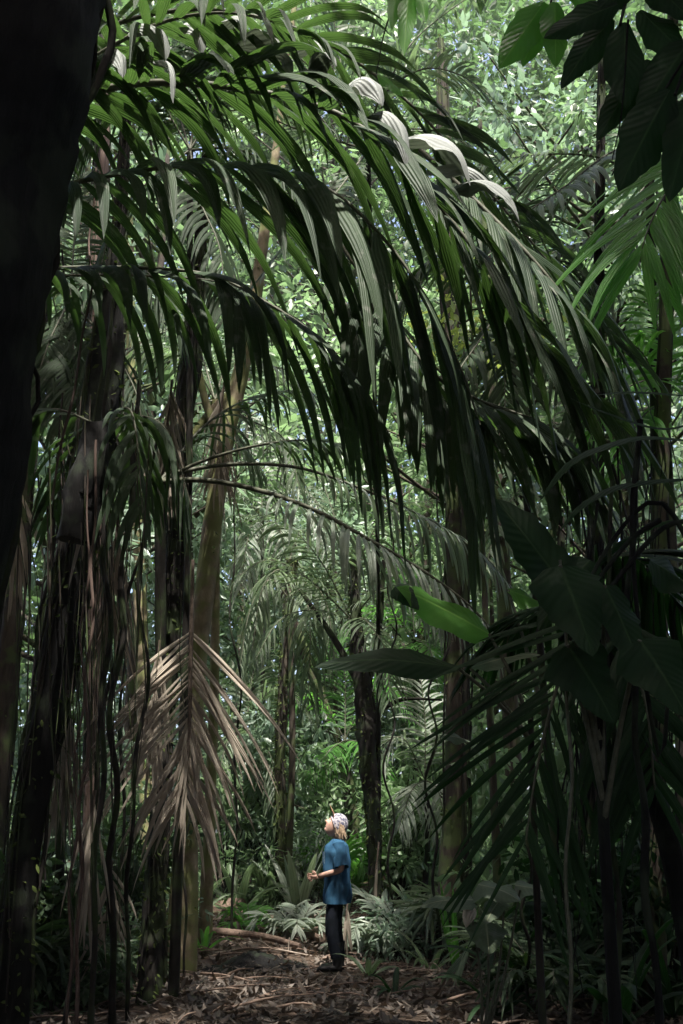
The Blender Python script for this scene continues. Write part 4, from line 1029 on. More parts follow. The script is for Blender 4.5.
free_palm('low palm with pale fronds in the gap just left of the sturdy brown trunk', (425, 780, 16), (422, 900, 16), 'palmpale',
    [((405, 740, 15.8), (385, 745, 15.6), (368, 790, 15.5)), ((445, 730, 15.8), (465, 735, 15.6), (480, 780, 15.5)), ((425, 720, 16.2), (420, 670, 16.4)), ((412, 790, 15.4), (398, 830, 15.1)), ((438, 790, 15.4), (446, 830, 15.2))],
    n=22, t0=.1, rr=(.012, .004), L=.65, W=.04, a0=60, a1=32, lift=-5, g=1.0, nseg=6, trad=(.05, .04))
free_palm('palm with drooping grey green fronds above the gap right of the pale tan trunk', (262, 520, 18), (256, 895, 18), 'palmpale',
    [((240, 490, 17.8), (222, 500, 17.6), (210, 560, 17.5)), ((290, 490, 17.8), (315, 500, 17.5), (330, 560, 17.3)), ((262, 470, 18.2), (262, 420, 18.4)), ((250, 530, 17.4), (240, 590, 17.1)), ((280, 530, 17.4), (290, 600, 17.1))],
    n=22, t0=.1, rr=(.012, .004), L=.8, W=.05, a0=60, a1=32, lift=-10, g=1.5, nseg=6, trad=(.05, .04))
free_palm('palm with green fronds at the right edge below the backlit frond', (665, 400, 9.5), (675, 950, 9.6), 'palmbright',
    [((640, 350, 9.3), (610, 345, 9.1), (580, 375, 9)), ((700, 350, 9.3), (740, 380, 9.1)), ((660, 340, 9.6), (650, 290, 9.8)), ((640, 420, 9.1), (615, 470, 8.9)), ((650, 380, 9.0), (610, 400, 8.6), (585, 450, 8.4))],
    n=22, t0=.1, rr=(.012, .004), L=.6, W=.055, a0=60, a1=32, lift=-5, g=1.0, nseg=6, trad=(.06, .04))
kw_ = dict(n=30, t0=.1, rr=(.014, .004), L=.8, W=.05, a0=60, a1=32, lift=-8, g=1.2, nseg=6, trad=(.05, .035))
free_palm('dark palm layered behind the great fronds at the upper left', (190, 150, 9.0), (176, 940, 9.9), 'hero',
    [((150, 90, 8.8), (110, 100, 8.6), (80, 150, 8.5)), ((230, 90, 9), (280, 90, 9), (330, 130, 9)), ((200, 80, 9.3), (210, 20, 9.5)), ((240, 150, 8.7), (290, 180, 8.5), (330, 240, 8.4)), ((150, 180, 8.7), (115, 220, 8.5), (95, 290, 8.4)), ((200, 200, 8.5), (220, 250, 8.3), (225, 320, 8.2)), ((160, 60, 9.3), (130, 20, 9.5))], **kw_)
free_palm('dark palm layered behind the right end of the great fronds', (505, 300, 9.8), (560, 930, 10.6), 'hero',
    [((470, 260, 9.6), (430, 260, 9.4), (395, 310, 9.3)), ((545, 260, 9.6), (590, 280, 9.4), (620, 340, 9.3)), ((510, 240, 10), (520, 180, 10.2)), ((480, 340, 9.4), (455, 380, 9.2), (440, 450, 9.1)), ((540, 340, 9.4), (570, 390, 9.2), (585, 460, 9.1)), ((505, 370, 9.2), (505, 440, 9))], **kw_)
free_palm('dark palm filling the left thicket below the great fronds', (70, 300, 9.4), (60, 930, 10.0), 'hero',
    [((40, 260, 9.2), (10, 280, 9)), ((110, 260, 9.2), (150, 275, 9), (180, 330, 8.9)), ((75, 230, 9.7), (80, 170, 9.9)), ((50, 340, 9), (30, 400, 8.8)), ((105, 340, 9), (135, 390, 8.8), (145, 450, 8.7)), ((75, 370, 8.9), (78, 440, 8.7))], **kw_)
# ------------------------------------------------------------------ lower right silhouetted palm
C4 = at(592, 600, 4.9); b4 = np.array([C4[0] + .35, C4[1] - .1, 0.]); b4[2] = gh(b4[0], b4[1])
p4 = empty('silhouetted_palm', b4); tag(p4, 'near black palm at lower right whose frond droops in a chevron of narrow leaflets', 'palm')
mb = MB(); tube(mb, [b4, (b4 + C4) / 2 + [.1, 0, 0], C4], (.07, .05, .04), 10, wob=.1); mb.build('stem', M['barkblack'], p4)
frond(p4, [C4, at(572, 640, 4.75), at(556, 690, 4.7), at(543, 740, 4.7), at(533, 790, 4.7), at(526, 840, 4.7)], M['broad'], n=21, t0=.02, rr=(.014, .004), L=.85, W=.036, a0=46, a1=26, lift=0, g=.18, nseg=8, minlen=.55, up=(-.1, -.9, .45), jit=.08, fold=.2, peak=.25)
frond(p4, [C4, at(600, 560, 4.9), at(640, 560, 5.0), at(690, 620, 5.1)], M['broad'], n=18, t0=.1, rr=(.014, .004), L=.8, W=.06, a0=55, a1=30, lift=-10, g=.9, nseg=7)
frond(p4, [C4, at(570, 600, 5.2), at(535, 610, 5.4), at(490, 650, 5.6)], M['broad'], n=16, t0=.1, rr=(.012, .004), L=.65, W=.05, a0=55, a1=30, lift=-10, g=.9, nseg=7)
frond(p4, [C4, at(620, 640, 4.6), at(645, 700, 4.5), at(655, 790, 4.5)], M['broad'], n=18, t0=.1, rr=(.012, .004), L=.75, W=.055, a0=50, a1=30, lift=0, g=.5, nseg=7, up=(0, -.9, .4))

# wiry dark stems with arching strap leaves at right (long curved)
o = empty('arching_shrub', at(660, 700, 4.0)); tag(o, 'dark shrub of long arching strap leaves reaching in from the right edge', 'shrub')
arcs = [[(690, 440, 3.9), (640, 436, 3.9), (600, 446, 3.9), (568, 462, 3.9), (540, 500, 3.9)], [(695, 478, 4.0), (650, 480, 4.0), (610, 487, 4.0), (580, 505, 4.0), (560, 530, 4.0)],
        [(690, 396, 4.2), (650, 392, 4.2), (618, 392, 4.2), (590, 396, 4.2)], [(700, 420, 4.1), (660, 428, 4.1), (600, 410, 4.1), (570, 398, 4.1)]]
for k, a in enumerate(arcs):
    P = catmull(ppts(a), 16); mb = MB()
    T = np.gradient(P, axis=0); V = []; UV = []
    for i, p in enumerate(P):
        Sx = nrm(np.cross(T[i], [0, -.5, 1])); Nn = nrm(np.cross(Sx, T[i])); w_ = .026 * math.sin(math.pi * min(.97, .12 + .85 * i / 15)) * (1.5 if k < 2 else .9)
        for x in (-1, 0, 1): V.append(p + Sx * x * w_ - Nn * abs(x) * w_ * .4); UV.append((x * .5 + .5, i / 15))
    Fq = [(i * 3 + j, i * 3 + j + 1, i * 3 + j + 4, i * 3 + j + 3) for i in range(15) for j in range(2)]
    mb.add(V, Fq, UV); mb.build('leaf', M['broad'], o)
mb = MB()
for a in ([(700, 560, 4), (655, 500, 4), (600, 560, 4), (570, 640, 4)], [(660, 520, 4), (630, 540, 4), (590, 590, 4)], [(640, 430, 4), (632, 520, 4), (640, 640, 4), (660, 760, 4), (668, 700, 4)], [(700, 520, 4), (660, 530, 4), (600, 600, 4), (560, 640, 4.1)]):
    tube(mb, ppts(a), (.012, .008), 6)
mb.build('stems', M['barkblack'], o)

# ------------------------------------------------------------------ big broad leaves
def bigleaf(parent, base, tip, W, mat, face, nseg=12, prof='oval', g=.25, label=None, petiole=None, fold=.12, wave=.1):
    b = at(*base); t = at(*tip); lm = MB(); d = t - b; ln = np.linalg.norm(d)
    D = nrm(d) ; D = nrm(D + [0, 0, g * .55])
    blade(lm, b, D, np.array(face, float), ln * 1.02, W, g, fold, nseg + 6, prof, 8, wave * 2, rag=.05)
    o = lm.build('leaf', M[mat], parent)
    if label: o['label'] = label
    if petiole is not None:
        m2 = MB(); q = at(*petiole) ; tube(m2, [b, (b + q) / 2 + [0, 0, .03], q], (.008, .013), 6); m2.build('petiole', M['rachis'], o)
    return o
# heliconia type plant, right of centre
o = empty('broadleaf_plant', at(610, 800, 4.2)); tag(o, 'black shaded plant with huge paddle leaves overlapping at right centre', 'plant')
Y_ = (0, -1, .3)
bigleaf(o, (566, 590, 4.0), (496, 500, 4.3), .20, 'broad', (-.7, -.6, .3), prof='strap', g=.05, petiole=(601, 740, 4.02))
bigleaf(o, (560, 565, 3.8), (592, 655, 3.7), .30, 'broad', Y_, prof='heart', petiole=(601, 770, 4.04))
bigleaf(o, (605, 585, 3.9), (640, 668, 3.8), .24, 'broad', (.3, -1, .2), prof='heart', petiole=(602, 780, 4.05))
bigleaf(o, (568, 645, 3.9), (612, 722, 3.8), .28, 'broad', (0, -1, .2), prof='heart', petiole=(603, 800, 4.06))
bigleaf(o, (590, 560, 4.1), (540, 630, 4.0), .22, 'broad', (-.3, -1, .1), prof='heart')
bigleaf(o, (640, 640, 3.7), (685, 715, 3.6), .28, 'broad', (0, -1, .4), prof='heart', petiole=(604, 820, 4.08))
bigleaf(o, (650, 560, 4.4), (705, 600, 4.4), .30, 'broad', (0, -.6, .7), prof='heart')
mb = MB(); tube(mb, [at(600, 700, 4.0), at(605, 850, 4.1), np.array([*at(612, 1000, 4.2)[:2], 0.0])], (.02, .03), 8); mb.build('stem', M['barkblack'], o)
# lit and dark single leaves reaching from the right towards the centre
o = empty('broadleaf_plant', at(500, 760, 5.2)); tag(o, 'plant holding a glowing green oval leaf and a long dark blade over the path', 'plant')
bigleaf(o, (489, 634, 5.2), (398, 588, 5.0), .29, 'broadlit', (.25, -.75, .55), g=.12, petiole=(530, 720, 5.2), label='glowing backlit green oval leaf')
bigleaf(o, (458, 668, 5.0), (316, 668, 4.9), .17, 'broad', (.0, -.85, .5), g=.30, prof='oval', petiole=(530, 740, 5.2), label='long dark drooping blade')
bigleaf(o, (395, 586, 5.05), (418, 610, 5.0), .13, 'broad', (0, -1, .2), g=.3, prof='heart')
bigleaf(o, (508, 590, 5.4), (572, 622, 5.4), .22, 'broadlit', (0, -.6, .8), g=.3, petiole=(540, 700, 5.2))
bigleaf(o, (470, 668, 5.3), (540, 655, 5.2), .14, 'broadgrey', (0, -.5, .8), g=.3, petiole=(530, 740, 5.2))
bigleaf(o, (440, 735, 6.0), (470, 742, 6.0), .12, 'broadgrey', (0, -.5, .8), g=.3)
mb = MB(); tube(mb, [at(530, 700, 5.2), at(535, 850, 5.25), np.array([*at(540, 1000, 5.3)[:2], 0.0])], (.015, .022), 8); mb.build('stem', M['barkdark'], o)

# hanging branches with leaves, top right
o = empty('leafy_branch', at(575, -90, 3.6)); tag(o, 'hanging branch with three glowing green oval leaves at the top edge', 'branch')
for b_, t_, W_, m_ in (((545, 2, 3.5), (500, 68, 3.5), .16, 'broadlit'), ((548, 4, 3.55), (523, 66, 3.55), .12, 'broadlit'), ((555, 2, 3.45), (556, 66, 3.45), .13, 'broadlit'), ((565, -8, 3.6), (600, -2, 3.6), .14, 'broadlit')):
    bigleaf(o, b_, t_, W_, m_, (.15, -1, .1), g=.1, nseg=9)
mb = MB(); tube(mb, ppts([(575, -90, 3.6), (560, -30, 3.55), (550, 5, 3.5)]), (.012, .005), 6); mb.build('twig', M['barkdark'], o)
o = empty('leafy_branch', at(650, -80, 3.1)); tag(o, 'dark hanging branch with large shadowed pointed leaves in the upper right corner', 'branch')
for b_, t_, W_ in (((618, 4, 3.0), (545, 38, 3.0), .13), ((612, 18, 3.05), (562, 88, 3.05), .12), ((625, 22, 3.0), (626, 108, 3.0), .15), ((640, 10, 3.05), (690, 62, 3.05), .16), ((650, 60, 3.1), (598, 140, 3.1), .13),
                   ((690, 40, 3.0), (640, 120, 3.0), .17), ((670, 90, 2.9), (620, 190, 2.9), .18), ((700, 90, 2.9), (670, 200, 2.9), .16), ((630, -20, 3.0), (600, 8, 3.0), .12), ((650, -20, 3.0), (690, 20, 3.0), .14)):
    bigleaf(o, b_, t_, W_, 'broad', (random.uniform(-.3, .3), -1, .1), g=.15, nseg=9)
mb = MB(); tube(mb, ppts([(640, -80, 3.1), (628, -10, 3.05), (620, 25, 3.0)]), (.014, .006), 6); tube(mb, ppts([(720, -40, 3.1), (695, 40, 3.0), (675, 95, 2.9)]), (.014, .006), 6)
tube(mb, ppts([(690, 50, 3.0), (640, 130, 3.0), (612, 175, 3.0)]), (.006, .003), 5); tube(mb, ppts([(628, 20, 3.0), (622, 110, 3.0), (612, 160, 3.0)]), (.005, .002), 5)
mb.build('twig', M['barkblack'], o)
o = empty('leafy_branch', at(420, -80, 6)); tag(o, 'thin branch dangling light green leaves at the top edge right of centre', 'branch')
for b_, t_, W_ in (((400, -30, 6), (392, 30, 6), .13), ((410, -20, 6), (404, 55, 6), .15), ((418, -15, 6), (426, 22, 6), .10), ((430, -20, 6), (440, 10, 6), .1), ((378, 75, 6.2), (402, 96, 6.2), .10)):
    bigleaf(o, b_, t_, W_, 'broadlit', (.1, -1, .2), g=.2, nseg=7)
mb = MB(); tube(mb, ppts([(430, -90, 6), (410, -25, 6), (400, -10, 6), (385, 30, 6.1), (376, 75, 6.2)]), (.012, .004), 6); mb.build('twig', M['barkdark'], o)

# spotted arum, foreground right of path
ab = at(482, 1040, 7.4); ab[2] = gh(ab[0], ab[1])
o = empty('arum_plant', ab); tag(o, 'arum like plant with grey speckled heart leaves right of the path, one leaf pointing down', 'plant')
top = at(474, 905, 7.3)
for k, (b_, t_, W_, m_, fc) in enumerate((((474, 900, 7.3), (420, 908, 7.2), .20, 'broadgrey', (0, -.5, .9)), ((478, 884, 7.3), (520, 902, 7.1), .26, 'broadgrey', (0, -.5, .9)), ((486, 922, 7.25), (489, 954, 7.15), .24, 'broadgrey', (0, -1, .3)),
        ((500, 900, 7.3), (486, 925, 7.1), .16, 'broadgrey', (-.4, -.7, .5)), ((472, 905, 7.3), (466, 928, 7.1), .11, 'dead', (.2, -1, .2)), ((515, 885, 7.4), (555, 898, 7.3), .18, 'broadgrey', (.2, -.6, .8)),
        ((525, 905, 7.4), (558, 912, 7.3), .14, 'broad', (.2, -.6, .8)))):
    bigleaf(o, b_, t_, W_ * 1.25, m_, fc, prof='heart', g=.35, nseg=9, label='brown withered leaf' if m_ == 'dead' else None)
mb = MB()
for q in ((470, 905), (486, 922), (505, 898), (520, 890)):
    tube(mb, [ab, (ab + at(q[0], q[1], 7.3)) / 2 + [.03, 0, 0], at(q[0], q[1], 7.3)], (.012, .007), 6)
mb.build('stems', M['rachis'], o)

# ------------------------------------------------------------------ ground plants
def rosette(name, label, cat, px, py, d, n, L_, W_, mat, g=.9, tilt=(35, 75), kind='blade', group=None, prof='strap', lit=None, az=None):
    b = at(px, py, d); b[2] = gh(b[0], b[1])
    o = empty(name, b); tag(o, label, cat, group)
    for k in range(n):
        a = (k + random.random() * .6) / n * 2 * math.pi if az is None else R(az[k % len(az)])
        e = R(random.uniform(*tilt)); ln = L_ * random.uniform(.75, 1.15)
        D = np.array([math.cos(a) * math.cos(e), math.sin(a) * math.cos(e), math.sin(e)])
        Nn = np.array([-math.cos(a) * math.sin(e), -math.sin(a) * math.sin(e), math.cos(e)])
        if kind == 'blade':
            lm = MB(); blade(lm, b + D * .02, D, Nn, ln, W_ * random.uniform(.8, 1.15), g, .25, 9, prof, 4, .12); lm.build('leaf', M[mat], o)
        else:
            c = [b, b + D * ln * .45, b + D * ln * .8 + [0, 0, -ln * .08 * g], b + D * ln * 1.0 + [0, 0, -ln * .28 * g]]
            frond(o, c, M[mat], n=kind, t0=.25, rr=(.008, .003), L=ln * .42, W=W_, a0=60, a1=30, lift=5, g=.6, nseg=5, minlen=.6)
    return o
rosette('seedling_palm', 'pale green fan leaved seedling standing bright left of the person', 'plant', 298, 905, 15.6, 9, 1.15, .15, 'palmpale', .5, (50, 80))
rosette('seedling_palm', 'small feathery seedling palm whose fronds nearly touch the hands of the person', 'plant', 296, 916, 14.0, 8, .75, .05, 'palmpale', 1.2, (25, 60), 12)
rosette('strap_plant', 'clump of broad glossy strap leaves beside the end of the fallen log', 'plant', 238, 902, 15.6, 8, 1.1, .13, 'palm', 1.1, (45, 80))
rosette('strap_plant', 'second strap leaved clump, darker, left of the fallen log', 'plant', 196, 905, 15.0, 7, .9, .11, 'palm', 1.1, (40, 75))
rosette('seedling_palm', 'feathery seedling low between the log and the surface root', 'plant', 250, 918, 14.4, 8, .6, .045, 'palmbright', 1.2, (20, 60), 10)
rosette('seedling_palm', 'bright upright seedling with four narrow glowing blades right of the path', 'plant', 455, 905, 11.0, 6, .85, .075, 'palmbright', .15, (70, 86))
rosette('seedling_palm', 'arching pale seedling palm just right of the slim mossy trunk', 'plant', 405, 915, 13.6, 9, 1.1, .06, 'palmpale', 1.5, (30, 65), 14)
rosette('seedling_palm', 'low feathery seedling palm to the right behind the legs of the person', 'plant', 372, 930, 13.2, 8, .75, .05, 'palmpale', 1.4, (20, 55), 12)
rosette('seedling_palm', 'small dark seedling in the litter right of the boots', 'plant', 368, 985, 11.2, 6, .45, .07, 'palm', 1.0, (25, 60))
rosette('seedling_palm', 'tiny dark seedling near the bottom edge right of centre', 'plant', 395, 1010, 10.0, 6, .38, .06, 'broad', 1.0, (25, 60))
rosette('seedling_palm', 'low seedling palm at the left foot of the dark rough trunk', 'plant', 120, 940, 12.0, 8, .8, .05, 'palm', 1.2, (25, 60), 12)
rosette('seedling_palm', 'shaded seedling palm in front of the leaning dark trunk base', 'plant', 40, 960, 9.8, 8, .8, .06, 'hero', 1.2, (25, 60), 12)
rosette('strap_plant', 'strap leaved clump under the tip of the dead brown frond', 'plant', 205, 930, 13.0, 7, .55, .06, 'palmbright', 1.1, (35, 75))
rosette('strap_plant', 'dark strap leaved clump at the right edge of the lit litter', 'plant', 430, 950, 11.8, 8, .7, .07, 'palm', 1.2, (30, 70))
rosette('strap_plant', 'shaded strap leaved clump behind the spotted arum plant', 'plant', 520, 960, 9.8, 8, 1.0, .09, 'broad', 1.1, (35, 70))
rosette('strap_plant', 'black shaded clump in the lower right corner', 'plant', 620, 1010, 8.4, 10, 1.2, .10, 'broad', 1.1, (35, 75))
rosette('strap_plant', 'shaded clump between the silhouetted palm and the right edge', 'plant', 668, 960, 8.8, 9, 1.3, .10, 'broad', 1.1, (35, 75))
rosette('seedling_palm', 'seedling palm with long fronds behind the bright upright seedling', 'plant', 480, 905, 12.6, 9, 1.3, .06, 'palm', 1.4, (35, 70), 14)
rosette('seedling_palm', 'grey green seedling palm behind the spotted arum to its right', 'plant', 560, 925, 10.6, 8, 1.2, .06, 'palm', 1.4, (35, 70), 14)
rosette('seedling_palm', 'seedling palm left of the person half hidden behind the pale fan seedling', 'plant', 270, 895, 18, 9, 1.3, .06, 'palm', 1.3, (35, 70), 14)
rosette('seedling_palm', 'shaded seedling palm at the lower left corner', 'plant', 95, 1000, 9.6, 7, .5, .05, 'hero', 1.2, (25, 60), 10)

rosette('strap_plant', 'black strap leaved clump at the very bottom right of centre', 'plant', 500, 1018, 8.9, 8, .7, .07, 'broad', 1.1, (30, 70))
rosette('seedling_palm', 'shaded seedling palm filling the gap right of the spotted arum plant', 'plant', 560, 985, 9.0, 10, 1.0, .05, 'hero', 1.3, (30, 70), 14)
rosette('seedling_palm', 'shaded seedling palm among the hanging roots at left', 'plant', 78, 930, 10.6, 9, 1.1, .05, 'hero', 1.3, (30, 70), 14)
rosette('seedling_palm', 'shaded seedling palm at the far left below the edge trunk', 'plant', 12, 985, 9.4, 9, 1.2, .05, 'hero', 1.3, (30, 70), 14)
rosette('strap_plant', 'tall dark strap leaved clump at the left foot of the pale tan trunk', 'plant', 145, 935, 11.0, 9, .9, .07, 'palm', 1.1, (40, 75))
rosette('seedling_palm', 'mid green seedling palm directly behind the waist of the person', 'plant', 345, 905, 16.4, 9, 1.3, .06, 'palmbright', 1.2, (35, 75), 14)
rosette('broadleaf_seedling', 'broad leaved seedling in the light left of the hands of the person', 'plant', 270, 905, 16.0, 10, .8, .2, 'palm', 1.0, (35, 75), prof='oval')
rosette('broadleaf_seedling', 'broad leaved seedling right of the slim mossy trunk at its foot', 'plant', 418, 905, 15.0, 10, .8, .2, 'palm', 1.0, (35, 75), prof='oval')
# ------------------------------------------------------------------ shrubs
def shrub_mesh(seed, h, r, n, leaf, T, spread=.5):
    lm, sm = MB(), MB()
    cs = []; rs = []
    for k in range(n):
        a = random.uniform(0, 6.28); e = random.uniform(.15, 1.0)
        tip = np.array([math.cos(a) * r * random.uniform(.2, 1) , math.sin(a) * r * random.uniform(.2, 1), h * e])
        mid = tip * [.45, .45, .6] + [0, 0, .1]
        tube(sm, [np.array([0, 0, 0.]), mid, tip], (.014, .004), 5, n=6)
        cs.append(tip); rs.append(random.uniform(.18, .34)); cs.append(mid * .5 + tip * .5); rs.append(random.uniform(.15, .28))
    leaf_cloud(lm, np.array(cs), np.array(rs), 26, leaf, T)
    return lm, sm
def shrub(label, px, d, h, r, n, leaf, T, mat, name='leafy_shrub', cat='shrub', py=900):
    b = at(px, py, d); b[2] = gh(b[0], b[1])
    lm, sm = shrub_mesh(0, h, r, n, leaf, T)
    for m_ in (lm, sm):
        m_.v = [v + b for v in m_.v]
    o = empty(name, b); tag(o, label, cat)
    lm.build('foliage', M[mat], o); sm.build('stems', M['barkdark'], o)
    return o
shr = [
 ('bluish green leafy shrub filling the bright gap left of the person', 262, 17.0, 3.0, 1.1, 34, .15, T_OVAL, 'bushcool'),
 ('bright small leaved shrub directly behind the head of the person', 328, 17.5, 2.4, 1.0, 30, .13, T_OVAL, 'bush'),
 ('leafy shrub right of the slim mossy trunk, chest high', 400, 16.5, 2.2, .9, 26, .14, T_OVAL, 'bush'),
 ('tall bright shrub above and behind the slim mossy trunk', 395, 20, 4.6, 1.3, 36, .15, T_OVAL, 'bushcool'),
 ('tall sunlit shrub in the gap between the drooping palm and the slim mossy trunk', 318, 21, 4.8, 1.3, 36, .15, T_OVAL, 'bush'),
 ('narrow leaved shrub behind the dead brown frond, lower part', 225, 16.5, 2.5, .9, 26, .18, T_LANCE, 'bush'),
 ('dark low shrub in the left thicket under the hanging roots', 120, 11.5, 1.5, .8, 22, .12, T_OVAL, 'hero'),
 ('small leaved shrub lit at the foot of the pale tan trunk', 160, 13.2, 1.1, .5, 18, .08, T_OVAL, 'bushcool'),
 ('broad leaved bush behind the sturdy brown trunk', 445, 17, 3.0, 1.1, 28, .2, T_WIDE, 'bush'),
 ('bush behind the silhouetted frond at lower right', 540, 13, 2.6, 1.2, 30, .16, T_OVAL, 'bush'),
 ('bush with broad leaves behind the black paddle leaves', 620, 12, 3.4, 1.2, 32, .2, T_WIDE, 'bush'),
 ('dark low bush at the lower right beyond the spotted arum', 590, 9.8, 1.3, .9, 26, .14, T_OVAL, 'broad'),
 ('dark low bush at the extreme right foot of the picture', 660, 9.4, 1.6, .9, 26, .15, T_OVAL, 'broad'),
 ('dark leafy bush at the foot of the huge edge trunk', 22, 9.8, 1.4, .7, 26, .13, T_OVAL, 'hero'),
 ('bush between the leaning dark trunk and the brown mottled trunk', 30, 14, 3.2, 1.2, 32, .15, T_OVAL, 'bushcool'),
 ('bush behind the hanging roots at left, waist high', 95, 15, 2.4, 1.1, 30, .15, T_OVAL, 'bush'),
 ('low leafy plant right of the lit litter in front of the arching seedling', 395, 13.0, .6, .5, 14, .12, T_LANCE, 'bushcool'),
 ('low leafy plant behind the surface root', 275, 16.2, .8, .8, 20, .12, T_LANCE, 'bush'),
 ('low leafy bush behind the pale fan seedling', 310, 16.6, 1.1, .9, 22, .14, T_LANCE, 'bushcool'),
]
for s_ in shr: shrub(*s_)

# ------------------------------------------------------------------ trees with crowns beyond
def tree(label, px, d, H, tr, crown_z, crown_r, ncl, leaf, mat, per=60, T=T_OVAL, lean=0.0, tmat='barkbrown', name='forest_tree'):
    b = at(px, 890, d); b[2] = gh(b[0], b[1])
    top = b + np.array([lean, 0, H])
    o = empty(name, b); tag(o, label, 'tree')
    tm, lm = MB(), MB()
    tube(tm, [b, b + (top - b) * .5 + [lean * .2, 0, 0], top], (tr, tr * .7, tr * .25), 12, wob=.08)
    cs = []; rs = []
    for k in range(ncl):
        z = random.uniform(*crown_z); a = random.uniform(0, 6.28); rr = crown_r * math.sqrt(random.random())
        c = np.array([b[0] + lean * z / H + math.cos(a) * rr, b[1] + math.sin(a) * rr, b[2] + z])
        if -3.6 < c[0] < 2.4 and 10.5 < c[1] < 23.5 and c[2] > 5 and c[2] > c[1] * .62 + 1.5 : continue
        st = b + (top - b) * max(.15, min(.95, (z - rr * .5) / H))
        tube(tm, [st, (st + c) / 2 + [0, 0, -.1], c], (tr * .3, .012), 5, n=6)
        cs.append(c); rs.append(random.uniform(.5, .95))
    tm.build('trunk', M[tmat], o)
    leaf_cloud(lm, cs, rs, per, leaf, T, flat=.6)
    lm.build('crown', M[mat], o)
    return o
tree('leafy tree filling the sky above the top centre', 330, 29, 27, .20, (11, 27), 5.0, 90, .26, 'bush', 70)
tree('bright leafy tree at the upper right behind the palm tips', 520, 15, 14, .15, (6.5, 14), 3.2, 70, .20, 'bush', 80)
tree('leafy tree at the far upper right corner', 660, 15.5, 14, .15, (5, 14), 2.8, 60, .22, 'bushcool', 80)
tree('tree behind the reddish sheathed trunk at upper left', 120, 18, 16, .16, (7, 16), 3.4, 60, .24, 'bush', 70)
tree('tree whose shaded crown closes the far left behind the edge trunk', 20, 16, 14, .16, (5, 14), 2.8, 50, .24, 'bushcool', 70)
tree('slim tree with sparse leaves over the bright gap in the centre', 408, 23, 15, .10, (5, 13), 2.6, 40, .24, 'bush', 60)
tree('slim tree with sparse leaves left of the drooping palm', 232, 24, 15, .10, (7, 13), 2.4, 36, .24, 'bushcool', 60)
tree('tree behind the pale arching fronds at the middle right', 580, 19, 14, .15, (3, 12), 2.8, 60, .24, 'bush', 70)
tree('young yellow green sapling crown above the pale curls at upper right', 498, 11.5, 8.6, .05, (7.2, 8.5), .55, 12, .15, 'bushyel', 26)

tree('young leafy tree with low bright crown behind the feathery palm', 335, 20.5, 8, .06, (1.5, 8), 1.5, 60, .17, 'bushcool', 60, name='young_tree')
tree('young tree with low bright crown between the slim mossy trunk and the sturdy trunk', 418, 20.5, 8, .06, (1.0, 7.5), 1.3, 55, .16, 'bush', 60, name='young_tree')
tree('young leafy tree with low bright crown left of the drooping palm', 248, 21, 9, .06, (1.5, 9), 1.4, 55, .17, 'bush', 60, name='young_tree')
tree('young leafy tree behind the dead brown frond and pale tan trunk', 175, 20, 9, .06, (1.5, 9), 1.4, 50, .17, 'bushcool', 60, name='young_tree')
tree('young leafy tree beyond the sturdy brown trunk to its right', 505, 19, 9, .06, (1.5, 9), 1.6, 60, .18, 'bush', 60, name='young_tree')
# far forest as a mass
lm = MB(); cs = []; rs = []
for k in range(1700):
    y = random.uniform(26.5, 46); x = random.uniform(-.62, .62) * y
    z = random.uniform(0, 1) ** 1.0 * (y * 1.02 + 2)
    cs.append((x, y, z + .6)); rs.append(random.uniform(.8, 1.9))
for k in range(700):
    y = random.uniform(25, 34); cs.append((random.uniform(-.4, .4) * y, y, random.uniform(.6, 13))); rs.append(random.uniform(.7, 1.5))
for k in range(1500):
    y = random.uniform(29, 46); cs.append((random.uniform(-.5, .5) * y, y, y * random.uniform(.5, 1.08) + 1)); rs.append(random.uniform(1, 1.8))
leaf_cloud(lm, cs, rs, 50, .38, T_OVAL, .65)
tag(lm.build('far_forest', M['far']), 'sunlit mass of far foliage closing the view behind the path', 'forest', kind='stuff')
# ground cover
lm = MB(); cs = []; rs = []
for k in range(620):
    y = random.uniform(14.5, 26); x = random.uniform(-.5, .5) * y
    if y < 17 and -1.6 < x < .6: continue
    cs.append((x, y, gh(x, min(y, 40)) + random.uniform(.05, .55) * min(1.6, (y - 12) * .2))); rs.append(random.uniform(.2, .5))
for k in range(260):
    y = random.uniform(9, 15); s_ = random.choice((-1, 1)); x = s_ * random.uniform(2.0, 4.5) + (-.4 if s_ < 0 else .0)
    cs.append((x, y, gh(x, y) + random.uniform(.05, .35))); rs.append(random.uniform(.15, .35))
leaf_cloud(lm, cs, rs, 30, .16, T_LANCE, .7, droop=.1)
tag(lm.build('undergrowth', M['bush']), 'tangle of low green leaves covering the ground beyond the path', 'undergrowth', kind='stuff')

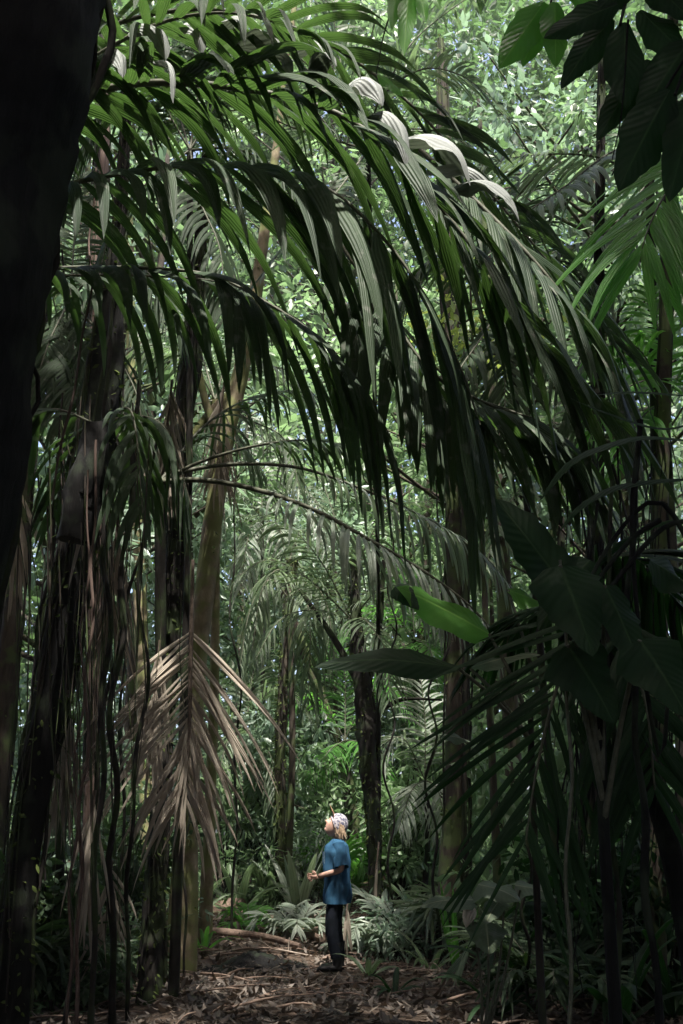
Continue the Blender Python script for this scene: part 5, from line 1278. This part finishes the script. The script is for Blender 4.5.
# unseen canopy above and behind the viewer, added to shade the foreground
def canopy_density(x, y, z):
    return 1.0
lm = MB(); n = 0; pos = []
Ncan = 21000
x = rng.uniform(-17, 17, Ncan); y = rng.uniform(-14, 11.0, Ncan); z = rng.uniform(12.9, 15.5, Ncan)
def box(x0, x1, y0, y1): return (x > x0) & (x < x1) & (y > y0) & (y < y1)
keep = ~(np.sin(x * 1.9 + 1) * np.sin(y * 1.7) > .78)
for bx, dens in (((-1.8, 1.35, .2, 3.0), .04), ((-1.7, .1, 3.4, 5.7), .06), ((0, 1.4, 5.7, 7.7), .15), ((-3.2, 1.5, 7.6, 11.1), .15), ((1.0, 2.4, 1.0, 3.0), .1)):  # gaps placed to let sun onto chosen fronds, person and clearing
    keep &= ~box(*bx) | (rng.random(Ncan) < dens)
pos = np.stack([x, y, z], 1)[keep]
# unseen wall of leaves behind and to the sides, added to block sky light
def wallpts(n, x0, x1, y0, y1, z0, z1): return np.stack([rng.uniform(x0, x1, n), rng.uniform(y0, y1, n), rng.uniform(z0, z1, n)], 1)
pos = np.vstack([pos, wallpts(5000, -16, 16, -11, -7, 0, 13), wallpts(6000, -13, -9, -8, 12, 0, 13), wallpts(6000, 9, 13, -8, 12, 0, 13)])
low = wallpts(4200, 1.1, 7, -3, 5.2, 7.3, 10)  # lower leaf slabs added to darken the foreground sides
low = low[~((low[:, 0] > .9) & (low[:, 0] < 2.4) & (low[:, 1] > 2.9))]
pos = np.vstack([pos, low, wallpts(3500, -7, -2.2, -3, 5.6, 7.3, 10), wallpts(1600, -2.3, -.5, -3.5, 1.3, 7.3, 10)])
nn = len(pos)
scatter(lm, pos, rand_dirs(nn, -.3), rand_dirs(nn, .8), rng.uniform(.55, 1.0, nn), T_OVAL)
tag(lm.build('shade_canopy', M['hero']), 'unseen leaf roof added above and behind the viewer to shade the foreground', 'canopy', kind='stuff')

# pale forest air
bmz = bmesh.new(); bmesh.ops.create_cube(bmz, size=1.0)
me = bpy.data.meshes.new('haze'); bmz.to_mesh(me); bmz.free()
hz = bpy.data.objects.new('haze', me); COL.objects.link(hz)
hz.location = (0, 110, 24); hz.scale = (520, 400, 60)
m, nt, N, L = new_mat('haze_air')
out = N.new('ShaderNodeOutputMaterial'); pv = N.new('ShaderNodeVolumePrincipled')
pv.inputs['Color'].default_value = (.9, .95, .9, 1); pv.inputs['Density'].default_value = 0.0005; pv.inputs['Anisotropy'].default_value = 0.2
L.new(pv.outputs[0], out.inputs['Volume']); me.materials.append(m)
tag(hz, 'thin pale humid air between the trees', 'haze', kind='stuff')
